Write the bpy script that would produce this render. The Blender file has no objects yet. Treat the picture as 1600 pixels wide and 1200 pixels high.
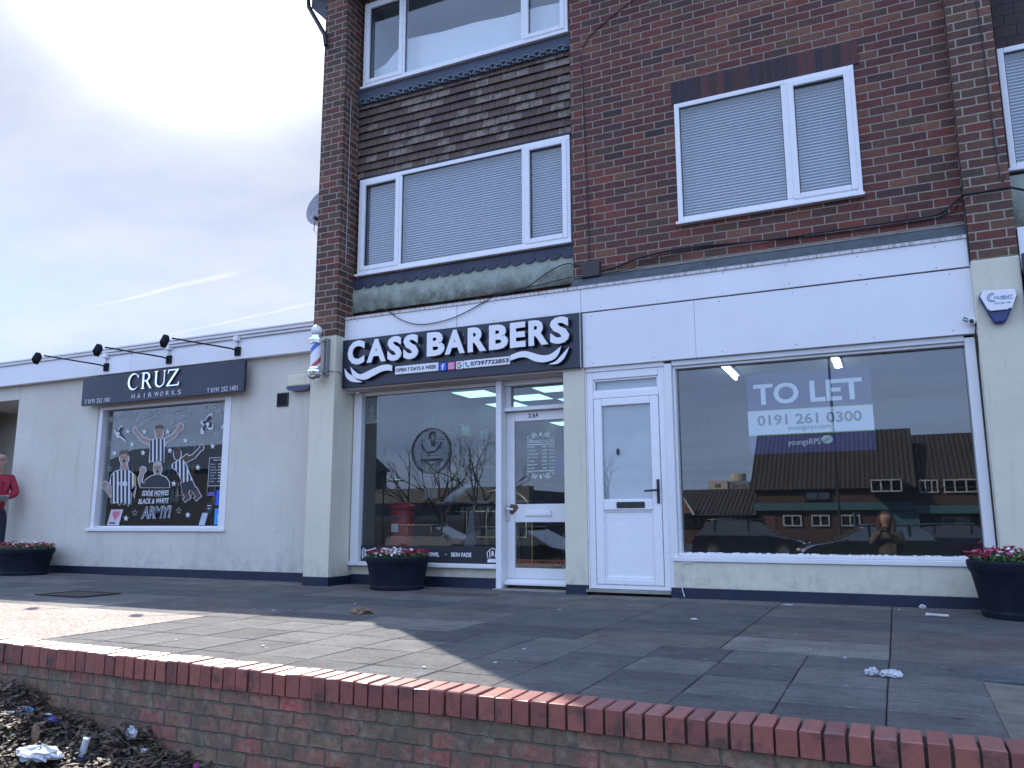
import bpy, bmesh, math, random
from mathutils import Vector, Matrix, Quaternion
random.seed(7)
R = math.radians
scn = bpy.context.scene
col = scn.collection
PI = math.pi

# ------------------------------------------------------------------ camera
CAMZ, CAMY, FPX = 0.69, -7.25, 1250.0
YAW, PITCH, ROLL = 0.441474224, 0.168214678, -0.003304530
_f = Vector((-math.sin(YAW)*math.cos(PITCH), math.cos(YAW)*math.cos(PITCH), math.sin(PITCH)))
_r = Vector((math.cos(YAW), math.sin(YAW), 0))
_u = _r.cross(_f)
_rt = math.cos(ROLL)*_r + math.sin(ROLL)*_u
_up = -math.sin(ROLL)*_r + math.cos(ROLL)*_u
cd = bpy.data.cameras.new('camera'); cam = bpy.data.objects.new('camera', cd); col.objects.link(cam)
cd.sensor_width = 36.0; cd.lens = 36.0*FPX/1600.0; cd.clip_end = 3000; cd.clip_start = 0.05
cam.matrix_world = Matrix(((_rt.x, _up.x, -_f.x, 0), (_rt.y, _up.y, -_f.y, CAMY), (_rt.z, _up.z, -_f.z, CAMZ), (0, 0, 0, 1)))
scn.camera = cam

def at(px, py, Y):
    """measured photo point -> (x, z) on the upright plane y = Y"""
    d = _rt*((px-800)/FPX) - _up*((py-600)/FPX) + _f
    t = (Y-CAMY)/d.y
    return (d.x*t, CAMZ+d.z*t)

# ------------------------------------------------------------------ node helpers
class NT:
    def __init__(s, name):
        s.m = bpy.data.materials.new(name); s.m.use_nodes = True
        s.t = s.m.node_tree; s.t.nodes.clear()
    def n(s, typ, ins=None, **kw):
        nd = s.t.nodes.new(typ)
        for k, v in kw.items(): setattr(nd, k, v)
        if ins:
            for k, v in ins.items():
                sock = nd.inputs[k]
                if isinstance(v, bpy.types.NodeSocket): s.t.links.new(v, sock)
                else: sock.default_value = v
        return nd
    def math(s, op, a, b=0.0, c=None):
        i = {0: a, 1: b}
        if c is not None: i[2] = c
        return s.n('ShaderNodeMath', i, operation=op).outputs[0]
    def mix(s, f, a, b, bt='MIX'):
        nd = s.n('ShaderNodeMix', {0: f, 6: a, 7: b}, data_type='RGBA', blend_type=bt)
        return nd.outputs[2]
    def noise(s, vec, scale, detail=4, rough=.55, out=0):
        return s.n('ShaderNodeTexNoise', {'Vector': vec, 'Scale': scale, 'Detail': detail, 'Roughness': rough}).outputs[out]
    def ramp(s, f, stops, interp='LINEAR'):
        nd = s.n('ShaderNodeValToRGB', {0: f}); cr = nd.color_ramp; cr.interpolation = interp
        while len(cr.elements) > 1: cr.elements.remove(cr.elements[-1])
        cr.elements[0].position = stops[0][0]; cr.elements[0].color = c4(stops[0][1])
        for p, c in stops[1:]:
            e = cr.elements.new(p); e.color = c4(c)
        return nd.outputs[0]
    def bump(s, h, st=.3, dist=.01, nrm=None):
        i = {'Height': h, 'Strength': st, 'Distance': dist}
        if nrm is not None: i['Normal'] = nrm
        return s.n('ShaderNodeBump', i).outputs[0]
    def out(s, sh):
        o = s.n('ShaderNodeOutputMaterial'); s.t.links.new(sh, o.inputs[0]); return s.m
    def pbr(s, colr, rough=.6, metal=0., nrm=None, **kw):
        i = {'Base Color': colr if isinstance(colr, bpy.types.NodeSocket) else c4(colr), 'Roughness': rough, 'Metallic': metal}
        if nrm is not None: i['Normal'] = nrm
        i.update(kw)
        return s.n('ShaderNodeBsdfPrincipled', i).outputs[0]
def c4(c):
    if isinstance(c, (int, float)): c = (c, c, c)
    return tuple(c) if len(c) == 4 else (*c, 1.0)
def mul(c, k): return tuple(v*k for v in c[:3])

_mc = {}
def paint(name, c, rough=.5, metal=0., var=.12, scale=3., bump=.05, bscale=60., dirt=0., dirtc=(.12, .11, .09), obj=True, spec=None):
    """general surface: base colour with soft blotches, optional dirt, fine bump"""
    if name in _mc: return _mc[name]
    t = NT(name)
    v = t.n('ShaderNodeTexCoord').outputs['Object'] if obj else t.n('ShaderNodeNewGeometry').outputs['Position']
    n1 = t.noise(v, scale, 6)
    k = t.ramp(n1, [(.3, (1-var,)*3), (.7, (1+var*.6,)*3)])
    cc = t.mix(1.0, c4(c), k, 'MULTIPLY')
    if dirt > 0:
        m = t.math('MULTIPLY', t.math('SMOOTH_MIN', 1.0, t.math('MULTIPLY', t.math('MAXIMUM', t.math('SUBTRACT', t.noise(v, scale*2.3, 8, .65), .5), 0), 5.0), .1), dirt)
        cc = t.mix(m, cc, c4(dirtc))
    r = t.math('ADD', rough-.08, t.math('MULTIPLY', t.noise(v, scale*4, 3), .16))
    nb = t.bump(t.noise(v, bscale, 3), bump, .004)
    kw = {}
    if spec is not None: kw['Specular IOR Level'] = spec
    _mc[name] = t.out(t.pbr(cc, r, metal, nb, **kw)); return _mc[name]
def flat(name, c, rough=.5, metal=0.):
    if name in _mc: return _mc[name]
    t = NT(name); _mc[name] = t.out(t.pbr(c, rough, metal)); return _mc[name]
def emis(name, c, st):
    t = NT(name); return t.out(t.n('ShaderNodeEmission', {'Color': c4(c), 'Strength': st}).outputs[0])

def glassmat(name, tint=(.9, .93, .93), k=1.0, base=.0, rcol=(1, 1, 1), dirt=.0):
    t = NT(name)
    g = t.n('ShaderNodeNewGeometry')
    dt = t.n('ShaderNodeVectorMath', {0: g.outputs['Incoming'], 1: g.outputs['Normal']}, operation='DOT_PRODUCT').outputs['Value']
    c = t.math('SUBTRACT', 1.0, t.math('ABSOLUTE', dt))
    f = t.math('ADD', t.math('MULTIPLY', t.math('POWER', c, 5.0), .96), .045)
    f = t.math('MINIMUM', t.math('ADD', t.math('MULTIPLY', f, k), base), 1.0)
    tr = t.n('ShaderNodeBsdfTransparent', {0: c4(tint)}).outputs[0]
    gl = t.n('ShaderNodeBsdfGlossy', {'Color': c4(rcol), 'Roughness': 0.0}).outputs[0]
    sh = t.n('ShaderNodeMixShader', {0: f, 1: tr, 2: gl}).outputs[0]
    if dirt:
        df = t.n('ShaderNodeBsdfDiffuse', {0: c4((.6, .62, .65))}).outputs[0]
        m = t.math('MULTIPLY', t.noise(g.outputs['Position'], 2.5, 8, .7), dirt)
        sh = t.n('ShaderNodeMixShader', {0: m, 1: sh, 2: df}).outputs[0]
    return t.out(sh)

def brickmat(name, w, h, mort, stops, mcol, z0=0., grime=0., gcol=(.05, .05, .035), bumpd=.006, rough=.85, var=.35, x0=0., patch=None, lap=False, offs=.5, wob=.009):
    t = NT(name)
    g = t.n('ShaderNodeNewGeometry'); pos = g.outputs['Position']
    warp = t.n('ShaderNodeVectorMath', {0: t.n('ShaderNodeTexNoise', {'Vector': pos, 'Scale': 22., 'Detail': 3.}).outputs[1], 1: (.5, .5, .5)}, operation='SUBTRACT').outputs[0]
    warp = t.n('ShaderNodeVectorMath', {0: warp, 'Scale': wob}, operation='SCALE').outputs[0]
    p = t.n('ShaderNodeVectorMath', {0: pos, 1: warp}, operation='ADD').outputs[0]
    s = t.n('ShaderNodeSeparateXYZ', {0: p}); ns = t.n('ShaderNodeSeparateXYZ', {0: g.outputs['True Normal']})
    side = t.math('GREATER_THAN', t.math('ABSOLUTE', ns.outputs[0]), .7)
    u = t.math('ADD', t.math('MULTIPLY', s.outputs[0], t.math('SUBTRACT', 1.0, side)), t.math('MULTIPLY', s.outputs[1], side))
    rz = t.math('DIVIDE', t.math('SUBTRACT', s.outputs[2], z0), h)
    row = t.math('FLOOR', rz); fz = t.math('FRACT', rz)
    par = t.math('MULTIPLY', t.math('MODULO', t.math('ADD', row, 200.0), 2.0), offs)
    bu = t.math('ADD', t.math('DIVIDE', t.math('SUBTRACT', u, x0), w), par)
    cl = t.math('FLOOR', bu); fu = t.math('FRACT', bu)
    du = t.math('MULTIPLY', t.math('MINIMUM', fu, t.math('SUBTRACT', 1.0, fu)), w)
    dz = t.math('MULTIPLY', t.math('MINIMUM', fz, t.math('SUBTRACT', 1.0, fz)), h)
    if lap: dz = t.math('MULTIPLY', fz, h)
    d = t.math('MINIMUM', du, dz)
    bm = t.n('ShaderNodeMapRange', {0: d, 1: mort*.38, 2: mort*.62, 3: 0., 4: 1.}).outputs[0]
    idv = t.n('ShaderNodeCombineXYZ', {0: cl, 1: row, 2: side}).outputs[0]
    wn = t.n('ShaderNodeTexWhiteNoise', {0: idv}, noise_dimensions='3D')
    bc = t.ramp(wn.outputs[0], stops)
    n2 = t.noise(pos, 38., 6, .65)
    bc = t.mix(1.0, bc, t.ramp(n2, [(.25, (1-var,)*3), (.75, (1+var,)*3)]), 'MULTIPLY')
    n3 = t.noise(pos, 1.3, 5)
    bc = t.mix(1.0, bc, t.ramp(n3, [(.3, (.90,.76,.70)), (.7, (1.30,1.05,.92))]), 'MULTIPLY')
    if patch:
        pm = t.math('MULTIPLY', t.math('GREATER_THAN', t.n('ShaderNodeSeparateColor', {0: wn.outputs[1]}).outputs[1], 1-patch[0]), t.ramp(t.noise(pos, 9., 5, .7), [(.38, 0.), (.55, 1.)]))
        bc = t.mix(pm, bc, c4(patch[1]))
    mc = t.mix(t.noise(pos, 15., 4), c4(mul(mcol, .7)), c4(mul(mcol, 1.25)))
    cc = t.mix(bm, mc, bc)
    if grime:
        gm = t.ramp(t.noise(pos, 5., 9, .72), [(.40, 0.), (.62, 1.)])
        cc = t.mix(t.math('MULTIPLY', gm, grime), cc, c4(gcol))
        g2 = t.ramp(t.noise(pos, 13., 9, .75), [(.52, 0.), (.66, 1.)])
        cc = t.mix(t.math('MULTIPLY', g2, grime*.7), cc, c4((.27, .25, .18)))
    hgt = t.math('ADD', bm, t.math('MULTIPLY', n2, .45))
    nb = t.bump(hgt, .8, bumpd)
    return t.out(t.pbr(cc, rough, 0., nb))

# ------------------------------------------------------------------ mesh helpers
def rootloc(o):
    v = Vector((0, 0, 0))
    while o is not None:
        v += o.location; o = o.parent
    return v
class MB:
    def __init__(s): s.v = []; s.f = []; s.c = []
    def add(s, vs, fs, c=None):
        b = len(s.v); s.v += [tuple(v) for v in vs]; s.f += [tuple(i+b for i in f) for f in fs]; s.c += [c]*len(fs)
        return s
    def box(s, x0, x1, y0, y1, z0, z1, c=None):
        v = [(x0,y0,z0),(x1,y0,z0),(x1,y1,z0),(x0,y1,z0),(x0,y0,z1),(x1,y0,z1),(x1,y1,z1),(x0,y1,z1)]
        return s.add(v, [(0,3,2,1),(4,5,6,7),(0,1,5,4),(1,2,6,5),(2,3,7,6),(3,0,4,7)], c)
    def obox(s, M, dx, dy, dz, c=None):
        v = [M @ Vector((a*dx/2, b*dy/2, e*dz/2)) for e in (-1, 1) for a, b in ((-1,-1),(1,-1),(1,1),(-1,1))]
        return s.add(v, [(0,3,2,1),(4,5,6,7),(0,1,5,4),(1,2,6,5),(2,3,7,6),(3,0,4,7)], c)
    def prism(s, pts, y0, y1, c=None):
        """pts (x,z) counter-clockwise seen from -y, extruded y0..y1"""
        ar = sum(pts[i][0]*pts[(i+1)%len(pts)][1]-pts[(i+1)%len(pts)][0]*pts[i][1] for i in range(len(pts)))
        if ar < 0: pts = pts[::-1]
        n = len(pts)
        v = [(x, y0, z) for x, z in pts]+[(x, y1, z) for x, z in pts]
        return s.add(v, [tuple(range(n)), tuple(range(2*n-1, n-1, -1))]+[(i, i+n, (i+1)%n+n, (i+1)%n) for i in range(n)], c)
    def prismz(s, pts, z0, z1, c=None):
        ar = sum(pts[i][0]*pts[(i+1)%len(pts)][1]-pts[(i+1)%len(pts)][0]*pts[i][1] for i in range(len(pts)))
        if ar < 0: pts = pts[::-1]
        n = len(pts)
        v = [(x, y, z0) for x, y in pts]+[(x, y, z1) for x, y in pts]
        return s.add(v, [tuple(range(n-1, -1, -1)), tuple(range(n, 2*n))]+[(i, (i+1)%n, (i+1)%n+n, i+n) for i in range(n)], c)
    def prismx(s, pts, x0, x1, c=None):
        """pts (y,z)"""
        ar = sum(pts[i][0]*pts[(i+1)%len(pts)][1]-pts[(i+1)%len(pts)][0]*pts[i][1] for i in range(len(pts)))
        if ar < 0: pts = pts[::-1]
        n = len(pts)
        v = [(x0, y, z) for y, z in pts]+[(x1, y, z) for y, z in pts]
        return s.add(v, [tuple(range(n-1, -1, -1)), tuple(range(n, 2*n))]+[(i, (i+1)%n, (i+1)%n+n, i+n) for i in range(n)], c)
    def tube(s, path, r, n=8, cap=True, c=None):
        P = [Vector(p) for p in path]; rr = r if isinstance(r, (list, tuple)) else [r]*len(P)
        vs = []; up = Vector((0, 0, 1))
        for i, p in enumerate(P):
            d = (P[min(i+1, len(P)-1)]-P[max(i-1, 0)]).normalized()
            a = d.cross(up if abs(d.z) < .95 else Vector((1, 0, 0))).normalized(); b = a.cross(d).normalized()
            for k in range(n):
                q = 2*PI*k/n; vs.append(p+rr[i]*(math.cos(q)*a+math.sin(q)*b))
        fs = []
        for i in range(len(P)-1):
            for k in range(n):
                fs.append((i*n+k, (i+1)*n+k, (i+1)*n+(k+1)%n, i*n+(k+1)%n))
        if cap: fs += [tuple(range(n)), tuple(range(len(vs)-1, len(vs)-n-1, -1))]
        return s.add(vs, fs, c)
    def lathe(s, prof, c=(0,0,0), n=24, M=None, capb=True, capt=True, sx=1., col_=None):
        """prof list of (r,z)"""
        vs = []; fs = []; m = len(prof)
        for r, z in prof:
            for k in range(n):
                q = 2*PI*k/n; p = Vector((r*math.cos(q)*sx, r*math.sin(q), z))
                if M is not None: p = M @ p
                vs.append(p+Vector(c))
        for i in range(m-1):
            for k in range(n):
                fs.append((i*n+k, i*n+(k+1)%n, (i+1)*n+(k+1)%n, (i+1)*n+k))
        if capb: fs.append(tuple(range(n-1, -1, -1)))
        if capt: fs.append(tuple(range((m-1)*n, m*n)))
        return s.add(vs, fs, col_)
    def ball(s, c, r, n=12, sx=1, sy=1, sz=1, M=None):
        pr = [(max(1e-4, math.sin(PI*i/(n//2+2))), -math.cos(PI*i/(n//2+2))) for i in range(n//2+3)]
        vs = []; m = len(pr)
        fs = []
        for a, z in pr:
            for k in range(n):
                q = 2*PI*k/n; p = Vector((a*math.cos(q)*r*sx, a*math.sin(q)*r*sy, z*r*sz))
                if M is not None: p = M @ p
                vs.append(p+Vector(c))
        for i in range(m-1):
            for k in range(n): fs.append((i*n+k, i*n+(k+1)%n, (i+1)*n+(k+1)%n, (i+1)*n+k))
        return s.add(vs, fs)
    def ring(s, x0, x1, z0, z1, y0, y1, w, wb=None, wt=None):
        wb = w if wb is None else wb; wt = w if wt is None else wt
        s.box(x0, x0+w, y0, y1, z0, z1); s.box(x1-w, x1, y0, y1, z0, z1)
        s.box(x0+w, x1-w, y0, y1, z0, z0+wb); s.box(x0+w, x1-w, y0, y1, z1-wt, z1)
        return s
    def holes(s, x0, x1, z0, z1, y0, y1, hs):
        xs = sorted({x0, x1, *[min(max(h[0], x0), x1) for h in hs], *[min(max(h[1], x0), x1) for h in hs]})
        zs = sorted({z0, z1, *[min(max(h[2], z0), z1) for h in hs], *[min(max(h[3], z0), z1) for h in hs]})
        def solid(i, j):
            if i < 0 or j < 0 or i >= len(xs)-1 or j >= len(zs)-1: return False
            cx = (xs[i]+xs[i+1])/2; cz = (zs[j]+zs[j+1])/2
            return not any(h[0] < cx < h[1] and h[2] < cz < h[3] for h in hs)
        for i in range(len(xs)-1):
            for j in range(len(zs)-1):
                if not solid(i, j): continue
                a, b, c, d = xs[i], xs[i+1], zs[j], zs[j+1]
                s.add([(a,y0,c),(b,y0,c),(b,y0,d),(a,y0,d)], [(0,1,2,3)]); s.add([(a,y1,c),(b,y1,c),(b,y1,d),(a,y1,d)], [(3,2,1,0)])
                if not solid(i-1, j): s.add([(a,y0,c),(a,y1,c),(a,y1,d),(a,y0,d)], [(3,2,1,0)])
                if not solid(i+1, j): s.add([(b,y0,c),(b,y1,c),(b,y1,d),(b,y0,d)], [(0,1,2,3)])
                if not solid(i, j-1): s.add([(a,y0,c),(b,y0,c),(b,y1,c),(a,y1,c)], [(3,2,1,0)])
                if not solid(i, j+1): s.add([(a,y0,d),(b,y0,d),(b,y1,d),(a,y1,d)], [(0,1,2,3)])
        return s
    def build(s, name, mat, parent=None, bevel=0., seg=2, smooth=False, merge=False, angle=35, tri=False):
        off = rootloc(parent) if parent is not None else Vector((0, 0, 0))
        me = bpy.data.meshes.new(name)
        me.from_pydata([(v[0]-off.x, v[1]-off.y, v[2]-off.z) for v in s.v], [], s.f)
        if any(c is not None for c in s.c):
            ca = me.color_attributes.new('tint', 'FLOAT_COLOR', 'CORNER')
            i = 0
            for p, c in zip(me.polygons, s.c):
                for li in p.loop_indices: ca.data[li].color = c4(c or (1, 1, 1))
        if bevel or merge or tri:
            bm = bmesh.new(); bm.from_mesh(me)
            if merge: bmesh.ops.remove_doubles(bm, verts=bm.verts, dist=1e-5)
            if bevel:
                es = [e for e in bm.edges if len(e.link_faces) == 2 and e.calc_face_angle(0) > R(28)]
                bmesh.ops.bevel(bm, geom=es, offset=bevel, segments=seg, affect='EDGES', profile=.5, clamp_overlap=True)
            bm.to_mesh(me); bm.free()
        me.materials.append(mat)
        if smooth:
            me.polygons.foreach_set('use_smooth', [True]*len(me.polygons))
            try: me.set_sharp_from_angle(angle=R(angle))
            except Exception: pass
        me.update()
        o = bpy.data.objects.new(name, me); col.objects.link(o)
        if parent is not None: o.parent = parent
        return o

def tag(o, label=None, cat=None, group=None, kind=None):
    if label: o['label'] = label
    if cat: o['category'] = cat
    if group: o['group'] = group
    if kind: o['kind'] = kind
    return o
def thing(name, label, cat, loc=(0, 0, 0), rz=0, group=None):
    o = bpy.data.objects.new(name, None); col.objects.link(o); o.location = loc; o.rotation_euler = (0, 0, rz)
    o.empty_display_size = .1
    return tag(o, label, cat, group)
def copy_tree(o, parent=None):
    c = o.copy(); col.objects.link(c); c.parent = parent
    for ch in [x for x in o.children]: copy_tree(ch, c)
    return c

# ------------------------------------------------------------------ lettering
def textgeo(txt, bold=0., shear=0., space=1.0, align='LEFT', lines=None, res=3):
    cu = bpy.data.curves.new('t', 'FONT'); cu.body = txt; cu.size = 1.0; cu.offset = bold; cu.shear = shear
    cu.space_character = space; cu.align_x = align; cu.resolution_u = res; cu.fill_mode = 'BOTH'
    if lines: cu.space_line = lines
    o = bpy.data.objects.new('t', cu); col.objects.link(o)
    dg = bpy.context.evaluated_depsgraph_get(); dg.update()
    me = o.evaluated_get(dg).to_mesh()
    vs = [tuple(v.co) for v in me.vertices]; fs = [tuple(p.vertices) for p in me.polygons]
    o.evaluated_get(dg).to_mesh_clear()
    bpy.data.objects.remove(o); bpy.data.curves.remove(cu)
    return vs, fs
def text(mb, txt, x0, x1, z0, z1, y, th=.002, bold=0., shear=0., space=1.0, align='LEFT', za=None, zb=None, lines=None):
    """lettering fitted into a box on an upright plane; za/zb raise the left/right end"""
    vs, fs = textgeo(txt, bold, shear, space, align, lines)
    ax = [v[0] for v in vs]; ay = [v[1] for v in vs]
    mx, Mx, my, My = min(ax), max(ax), min(ay), max(ay)
    out = []
    for v in vs:
        u = (v[0]-mx)/(Mx-mx); w = (v[1]-my)/(My-my)
        dz = (za or 0)*(1-u)+(zb or 0)*u
        out.append((x0+u*(x1-x0), z0+w*(z1-z0)+dz))
    n = len(out)
    V = [(x, y, z) for x, z in out]+[(x, y+th, z) for x, z in out]
    # boundary edges -> walls
    from collections import Counter
    ec = Counter(); dirn = {}
    for f in fs:
        for i in range(len(f)):
            a, b = f[i], f[(i+1) % len(f)]; k = (min(a, b), max(a, b)); ec[k] += 1; dirn[k] = (a, b)
    F = [tuple(f) for f in fs]+[tuple(i+n for i in f[::-1]) for f in fs]
    for k, c in ec.items():
        if c == 1:
            a, b = dirn[k]; F.append((b, a, a+n, b+n))
    mb.add(V, F); return mb
def stroke(mb, pts, w, y0, y1, closed=False):
    """flat ribbon of width w along (x,z) points"""
    n = len(pts); P = [Vector((p[0], p[1])) for p in pts]
    L = []; Rr = []
    for i in range(n):
        a = P[i-1] if (i > 0 or closed) else P[i]; b = P[(i+1) % n] if (i < n-1 or closed) else P[i]
        d = (b-a); d = d.normalized() if d.length > 1e-9 else Vector((1, 0)); nn = Vector((-d.y, d.x))
        ww = w[i] if isinstance(w, (list, tuple)) else w
        L.append(P[i]+nn*ww/2); Rr.append(P[i]-nn*ww/2)
    m = n if closed else n-1
    for i in range(m):
        j = (i+1) % n
        mb.prism([tuple(Rr[i]), tuple(Rr[j]), tuple(L[j]), tuple(L[i])], y0, y1)
    return mb
def arc(cx, cz, rx, rz, a0, a1, n=16):
    return [(cx+rx*math.cos(R(a0+(a1-a0)*i/n)), cz+rz*math.sin(R(a0+(a1-a0)*i/n))) for i in range(n+1)]
SUN_E = 2.9; SKY_S = .10; EXPO = 1.8
VEIL_FAR = (3.0, 4.1, 6.9); VEIL_NEAR = (1.30, 1.37, 1.55); CLOUD_FAR = (3.6, 4.2, 5.8); CLOUD_NEAR = (1.98, 2.0, 2.10); GLOW = (26., .8)
# ------------------------------------------------------------------ materials
BW, BH = .215, .0775
M_brick = brickmat('brickwork', BW, BH, .011,
    [(0, (.13,.045,.038)), (.16, (.085,.035,.034)), (.32, (.17,.052,.040)), (.46, (.055,.034,.038)), (.60, (.15,.070,.048)), (.72, (.10,.038,.036)), (.84, (.075,.055,.040)), (.93, (.19,.095,.062)), (1.0, (.045,.030,.036))],
    (.30,.26,.21), z0=.015, x0=.055, grime=.10, gcol=(.07,.05,.045))
M_pier = brickmat('pier_brickwork', BW, BH, .013,
    [(0, (.10,.045,.036)), (.2, (.075,.052,.040)), (.4, (.14,.045,.038)), (.55, (.055,.040,.038)), (.7, (.12,.075,.050)), (.85, (.06,.050,.042)), (.95, (.21,.11,.075)), (1.0, (.09,.05,.04))],
    (.32,.28,.22), z0=.03, x0=.0, grime=.10, gcol=(.07,.05,.045))
M_old = brickmat('old_brickwork', .172, .0655, .009,
    [(0, (.22,.14,.11)), (.2, (.27,.15,.12)), (.35, (.18,.13,.095)), (.5, (.25,.19,.13)), (.65, (.28,.11,.10)), (.8, (.20,.17,.115)), (.9, (.34,.12,.11)), (1.0, (.17,.14,.10))],
    (.10,.092,.07), z0=-.055, x0=.02, wob=.018, grime=.9, gcol=(.11,.10,.068), bumpd=.012, var=.5)
M_shingle = brickmat('tile_hanging', .165, .1, .006,
    [(0, (.085,.075,.072)), (.3, (.11,.088,.083)), (.6, (.125,.10,.088)), (.8, (.09,.076,.072)), (1., (.14,.11,.10))],
    (.02,.018,.018), z0=4.695, x0=.03, bumpd=.01, var=.3, patch=(.42, (.24,.195,.16)), lap=True)
M_shingle_dark = brickmat('dark_tile_hanging', .165, .1, .006,
    [(0, (.035,.032,.036)), (.5, (.05,.042,.045)), (1., (.03,.03,.034))], (.015,.014,.014), z0=4.695, x0=.07, bumpd=.01, var=.3, lap=True)
def masonry(name, c0):
    t = NT(name); pos = t.n('ShaderNodeNewGeometry').outputs['Position']
    z = t.n('ShaderNodeSeparateXYZ', {0: pos}).outputs[2]
    c = t.mix(1., c4(c0), t.ramp(t.noise(pos, 1.1, 7, .6), [(.3, (.90,.89,.88)), (.7, (1.04,1.04,1.04))]), 'MULTIPLY')
    st = t.noise(t.n('ShaderNodeVectorMath', {0: pos, 1: (9., 9., .8)}, operation='MULTIPLY').outputs[0], 1.3, 6, .65)
    c = t.mix(t.ramp(st, [(.56, 0.), (.75, .32)]), c, c4(mul(c0, .55)))
    base = t.math('MULTIPLY', t.n('ShaderNodeMapRange', {0: z, 1: .42, 2: .08, 3: 0., 4: 1.}).outputs[0], t.ramp(t.noise(pos, 9., 8, .7), [(.42, 0.), (.7, .5)]))
    c = t.mix(base, c, c4(mul(c0, .36)))
    c = t.mix(t.ramp(t.noise(pos, 26., 7, .75), [(.70, 0.), (.77, .4)]), c, c4(mul(c0, .45)))
    v = t.n('ShaderNodeTexVoronoi', {'Vector': t.n('ShaderNodeVectorMath', {0: pos, 1: t.n('ShaderNodeTexNoise', {'Vector': pos, 'Scale': 3., 'Detail': 4.}).outputs[1]}, operation='ADD').outputs[0], 'Scale': 1.1}, feature='DISTANCE_TO_EDGE').outputs[0]
    crk = t.math('MULTIPLY', t.math('LESS_THAN', v, .0035), t.math('MULTIPLY', t.math('GREATER_THAN', t.noise(pos, 1.4, 3), .56), .22))
    c = t.mix(crk, c, c4(mul(c0, .35)))
    h = t.math('ADD', t.noise(pos, 150., 3), t.math('MULTIPLY', t.noise(pos, 7., 5), 2.))
    return t.out(t.pbr(c, .88, 0., t.bump(h, .45, .006)))
M_cream = masonry('cream_masonry_paint', (.70,.67,.53))
M_grey = masonry('pale_masonry_paint', (.64,.61,.53))
M_white = paint('white_gloss_paint', (.76,.76,.76), .35, var=.05, scale=2, bump=.06, bscale=40, dirt=.10, dirtc=(.42,.38,.33))
def _panel():
    t = NT('white_panel'); pos = t.n('ShaderNodeNewGeometry').outputs['Position']
    c = t.mix(1., c4((.80,.80,.81)), t.ramp(t.noise(pos, 1.3, 6), [(.3, (.93,.93,.93)), (.7, (1.03,1.03,1.03))]), 'MULTIPLY')
    st = t.noise(t.n('ShaderNodeVectorMath', {0: pos, 1: (16., 4., .9)}, operation='MULTIPLY').outputs[0], 1.2, 6, .7)
    c = t.mix(t.ramp(st, [(.60, 0.), (.78, .20)]), c, c4((.45,.43,.40)))
    c = t.mix(t.ramp(t.noise(pos, 6., 8, .75), [(.62, 0.), (.73, .35)]), c, c4((.5,.47,.44)))
    h = t.noise(pos, 2.2, 2)
    return t.out(t.pbr(c, .42, 0., t.bump(h, .25, .02)))
M_panel = _panel()
M_upvc = paint('white_plastic', (.82,.82,.83), .28, var=.03, scale=1.5, bump=.0)
M_pinkwhite = paint('faded_white_soffit', (.62,.56,.54), .6, var=.08, scale=3, dirt=.15)
M_plinth = paint('black_plinth_paint', (.009,.016,.042), .5, var=.3, scale=5, bump=.3, bscale=50, dirt=.12, dirtc=(.07,.08,.10))
M_black = paint('black_board', (.012,.017,.036), .30, var=.15, scale=2, bump=.0)
M_navy = paint('navy_board', (.018,.022,.045), .38, var=.15, scale=2, bump=.0, dirt=.05, dirtc=(.1,.1,.12))
M_letter = paint('white_acrylic', (.82,.82,.84), .3, var=.02, bump=0)
M_letteredge = paint('letter_edge_metal', (.40,.40,.40), .25, .8, var=.1)
M_darkmetal = paint('black_metal', (.02,.021,.025), .4, .3, var=.2)
M_greymetal = paint('grey_metal', (.30,.31,.33), .4, .6, var=.15)
M_chrome = paint('chrome', (.85,.86,.88), .08, 1.0, var=.02, bump=0)
M_brass = paint('brass', (.75,.60,.33), .2, 1.0, var=.05, bump=0)
M_blackplastic = paint('black_plastic', (.015,.016,.018), .35, var=.15)
M_tub = paint('black_tub_plastic', (.008,.012,.024), .7, var=.3, scale=6, bump=.15, bscale=30, dirt=.2, dirtc=(.05,.05,.055), spec=.25)
M_cable = paint('cable_rubber', (.012,.013,.02), .5, bump=0)
M_whitecable = paint('white_cable', (.6,.6,.6), .5, bump=0)
M_lead = paint('grey_felt_flashing', (.085,.10,.11), .9, var=.25, scale=9, bump=.5, bscale=120, dirt=.25, dirtc=(.16,.18,.17))
M_render = NT('weathered_green_render')
def _mk():
    t = M_render; pos = t.n('ShaderNodeNewGeometry').outputs['Position']
    z = t.n('ShaderNodeSeparateXYZ', {0: pos}).outputs[2]
    lo = t.n('ShaderNodeMapRange', {0: z, 1: 3.32, 2: 3.06, 3: 0., 4: 1.}).outputs[0]
    nn = t.noise(pos, 7., 9, .7); n2 = t.noise(pos, 30., 6, .7)
    m = t.ramp(t.math('ADD', t.math('MULTIPLY', nn, .75), t.math('MULTIPLY', lo, .32)), [(.42, 0.), (.72, 1.)])
    base = t.mix(t.noise(pos, 4., 4), c4((.40,.44,.36)), c4((.30,.36,.31)))
    c = t.mix(m, base, c4((.10,.10,.075)))
    c = t.mix(t.ramp(n2, [(.55, 0.), (.75, .5)]), c, c4((.06,.065,.05)))
    return t.out(t.pbr(c, .9, 0., t.bump(n2, .5, .006)))
M_render = _mk()
def _fascia():
    t = NT('weathered_white_trim'); pos = t.n('ShaderNodeNewGeometry').outputs['Position']
    sc = t.n('ShaderNodeVectorMath', {0: pos, 1: (22., 5., 1.2)}, operation='MULTIPLY').outputs[0]
    m = t.ramp(t.noise(sc, 1.6, 5, .7), [(.48, 0.), (.62, .75)])
    return t.out(t.pbr(t.mix(m, c4((.62,.60,.60)), c4((.30,.24,.20))), .6))
M_trim = _fascia()
M_coping = NT('red_coping_brick')
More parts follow.
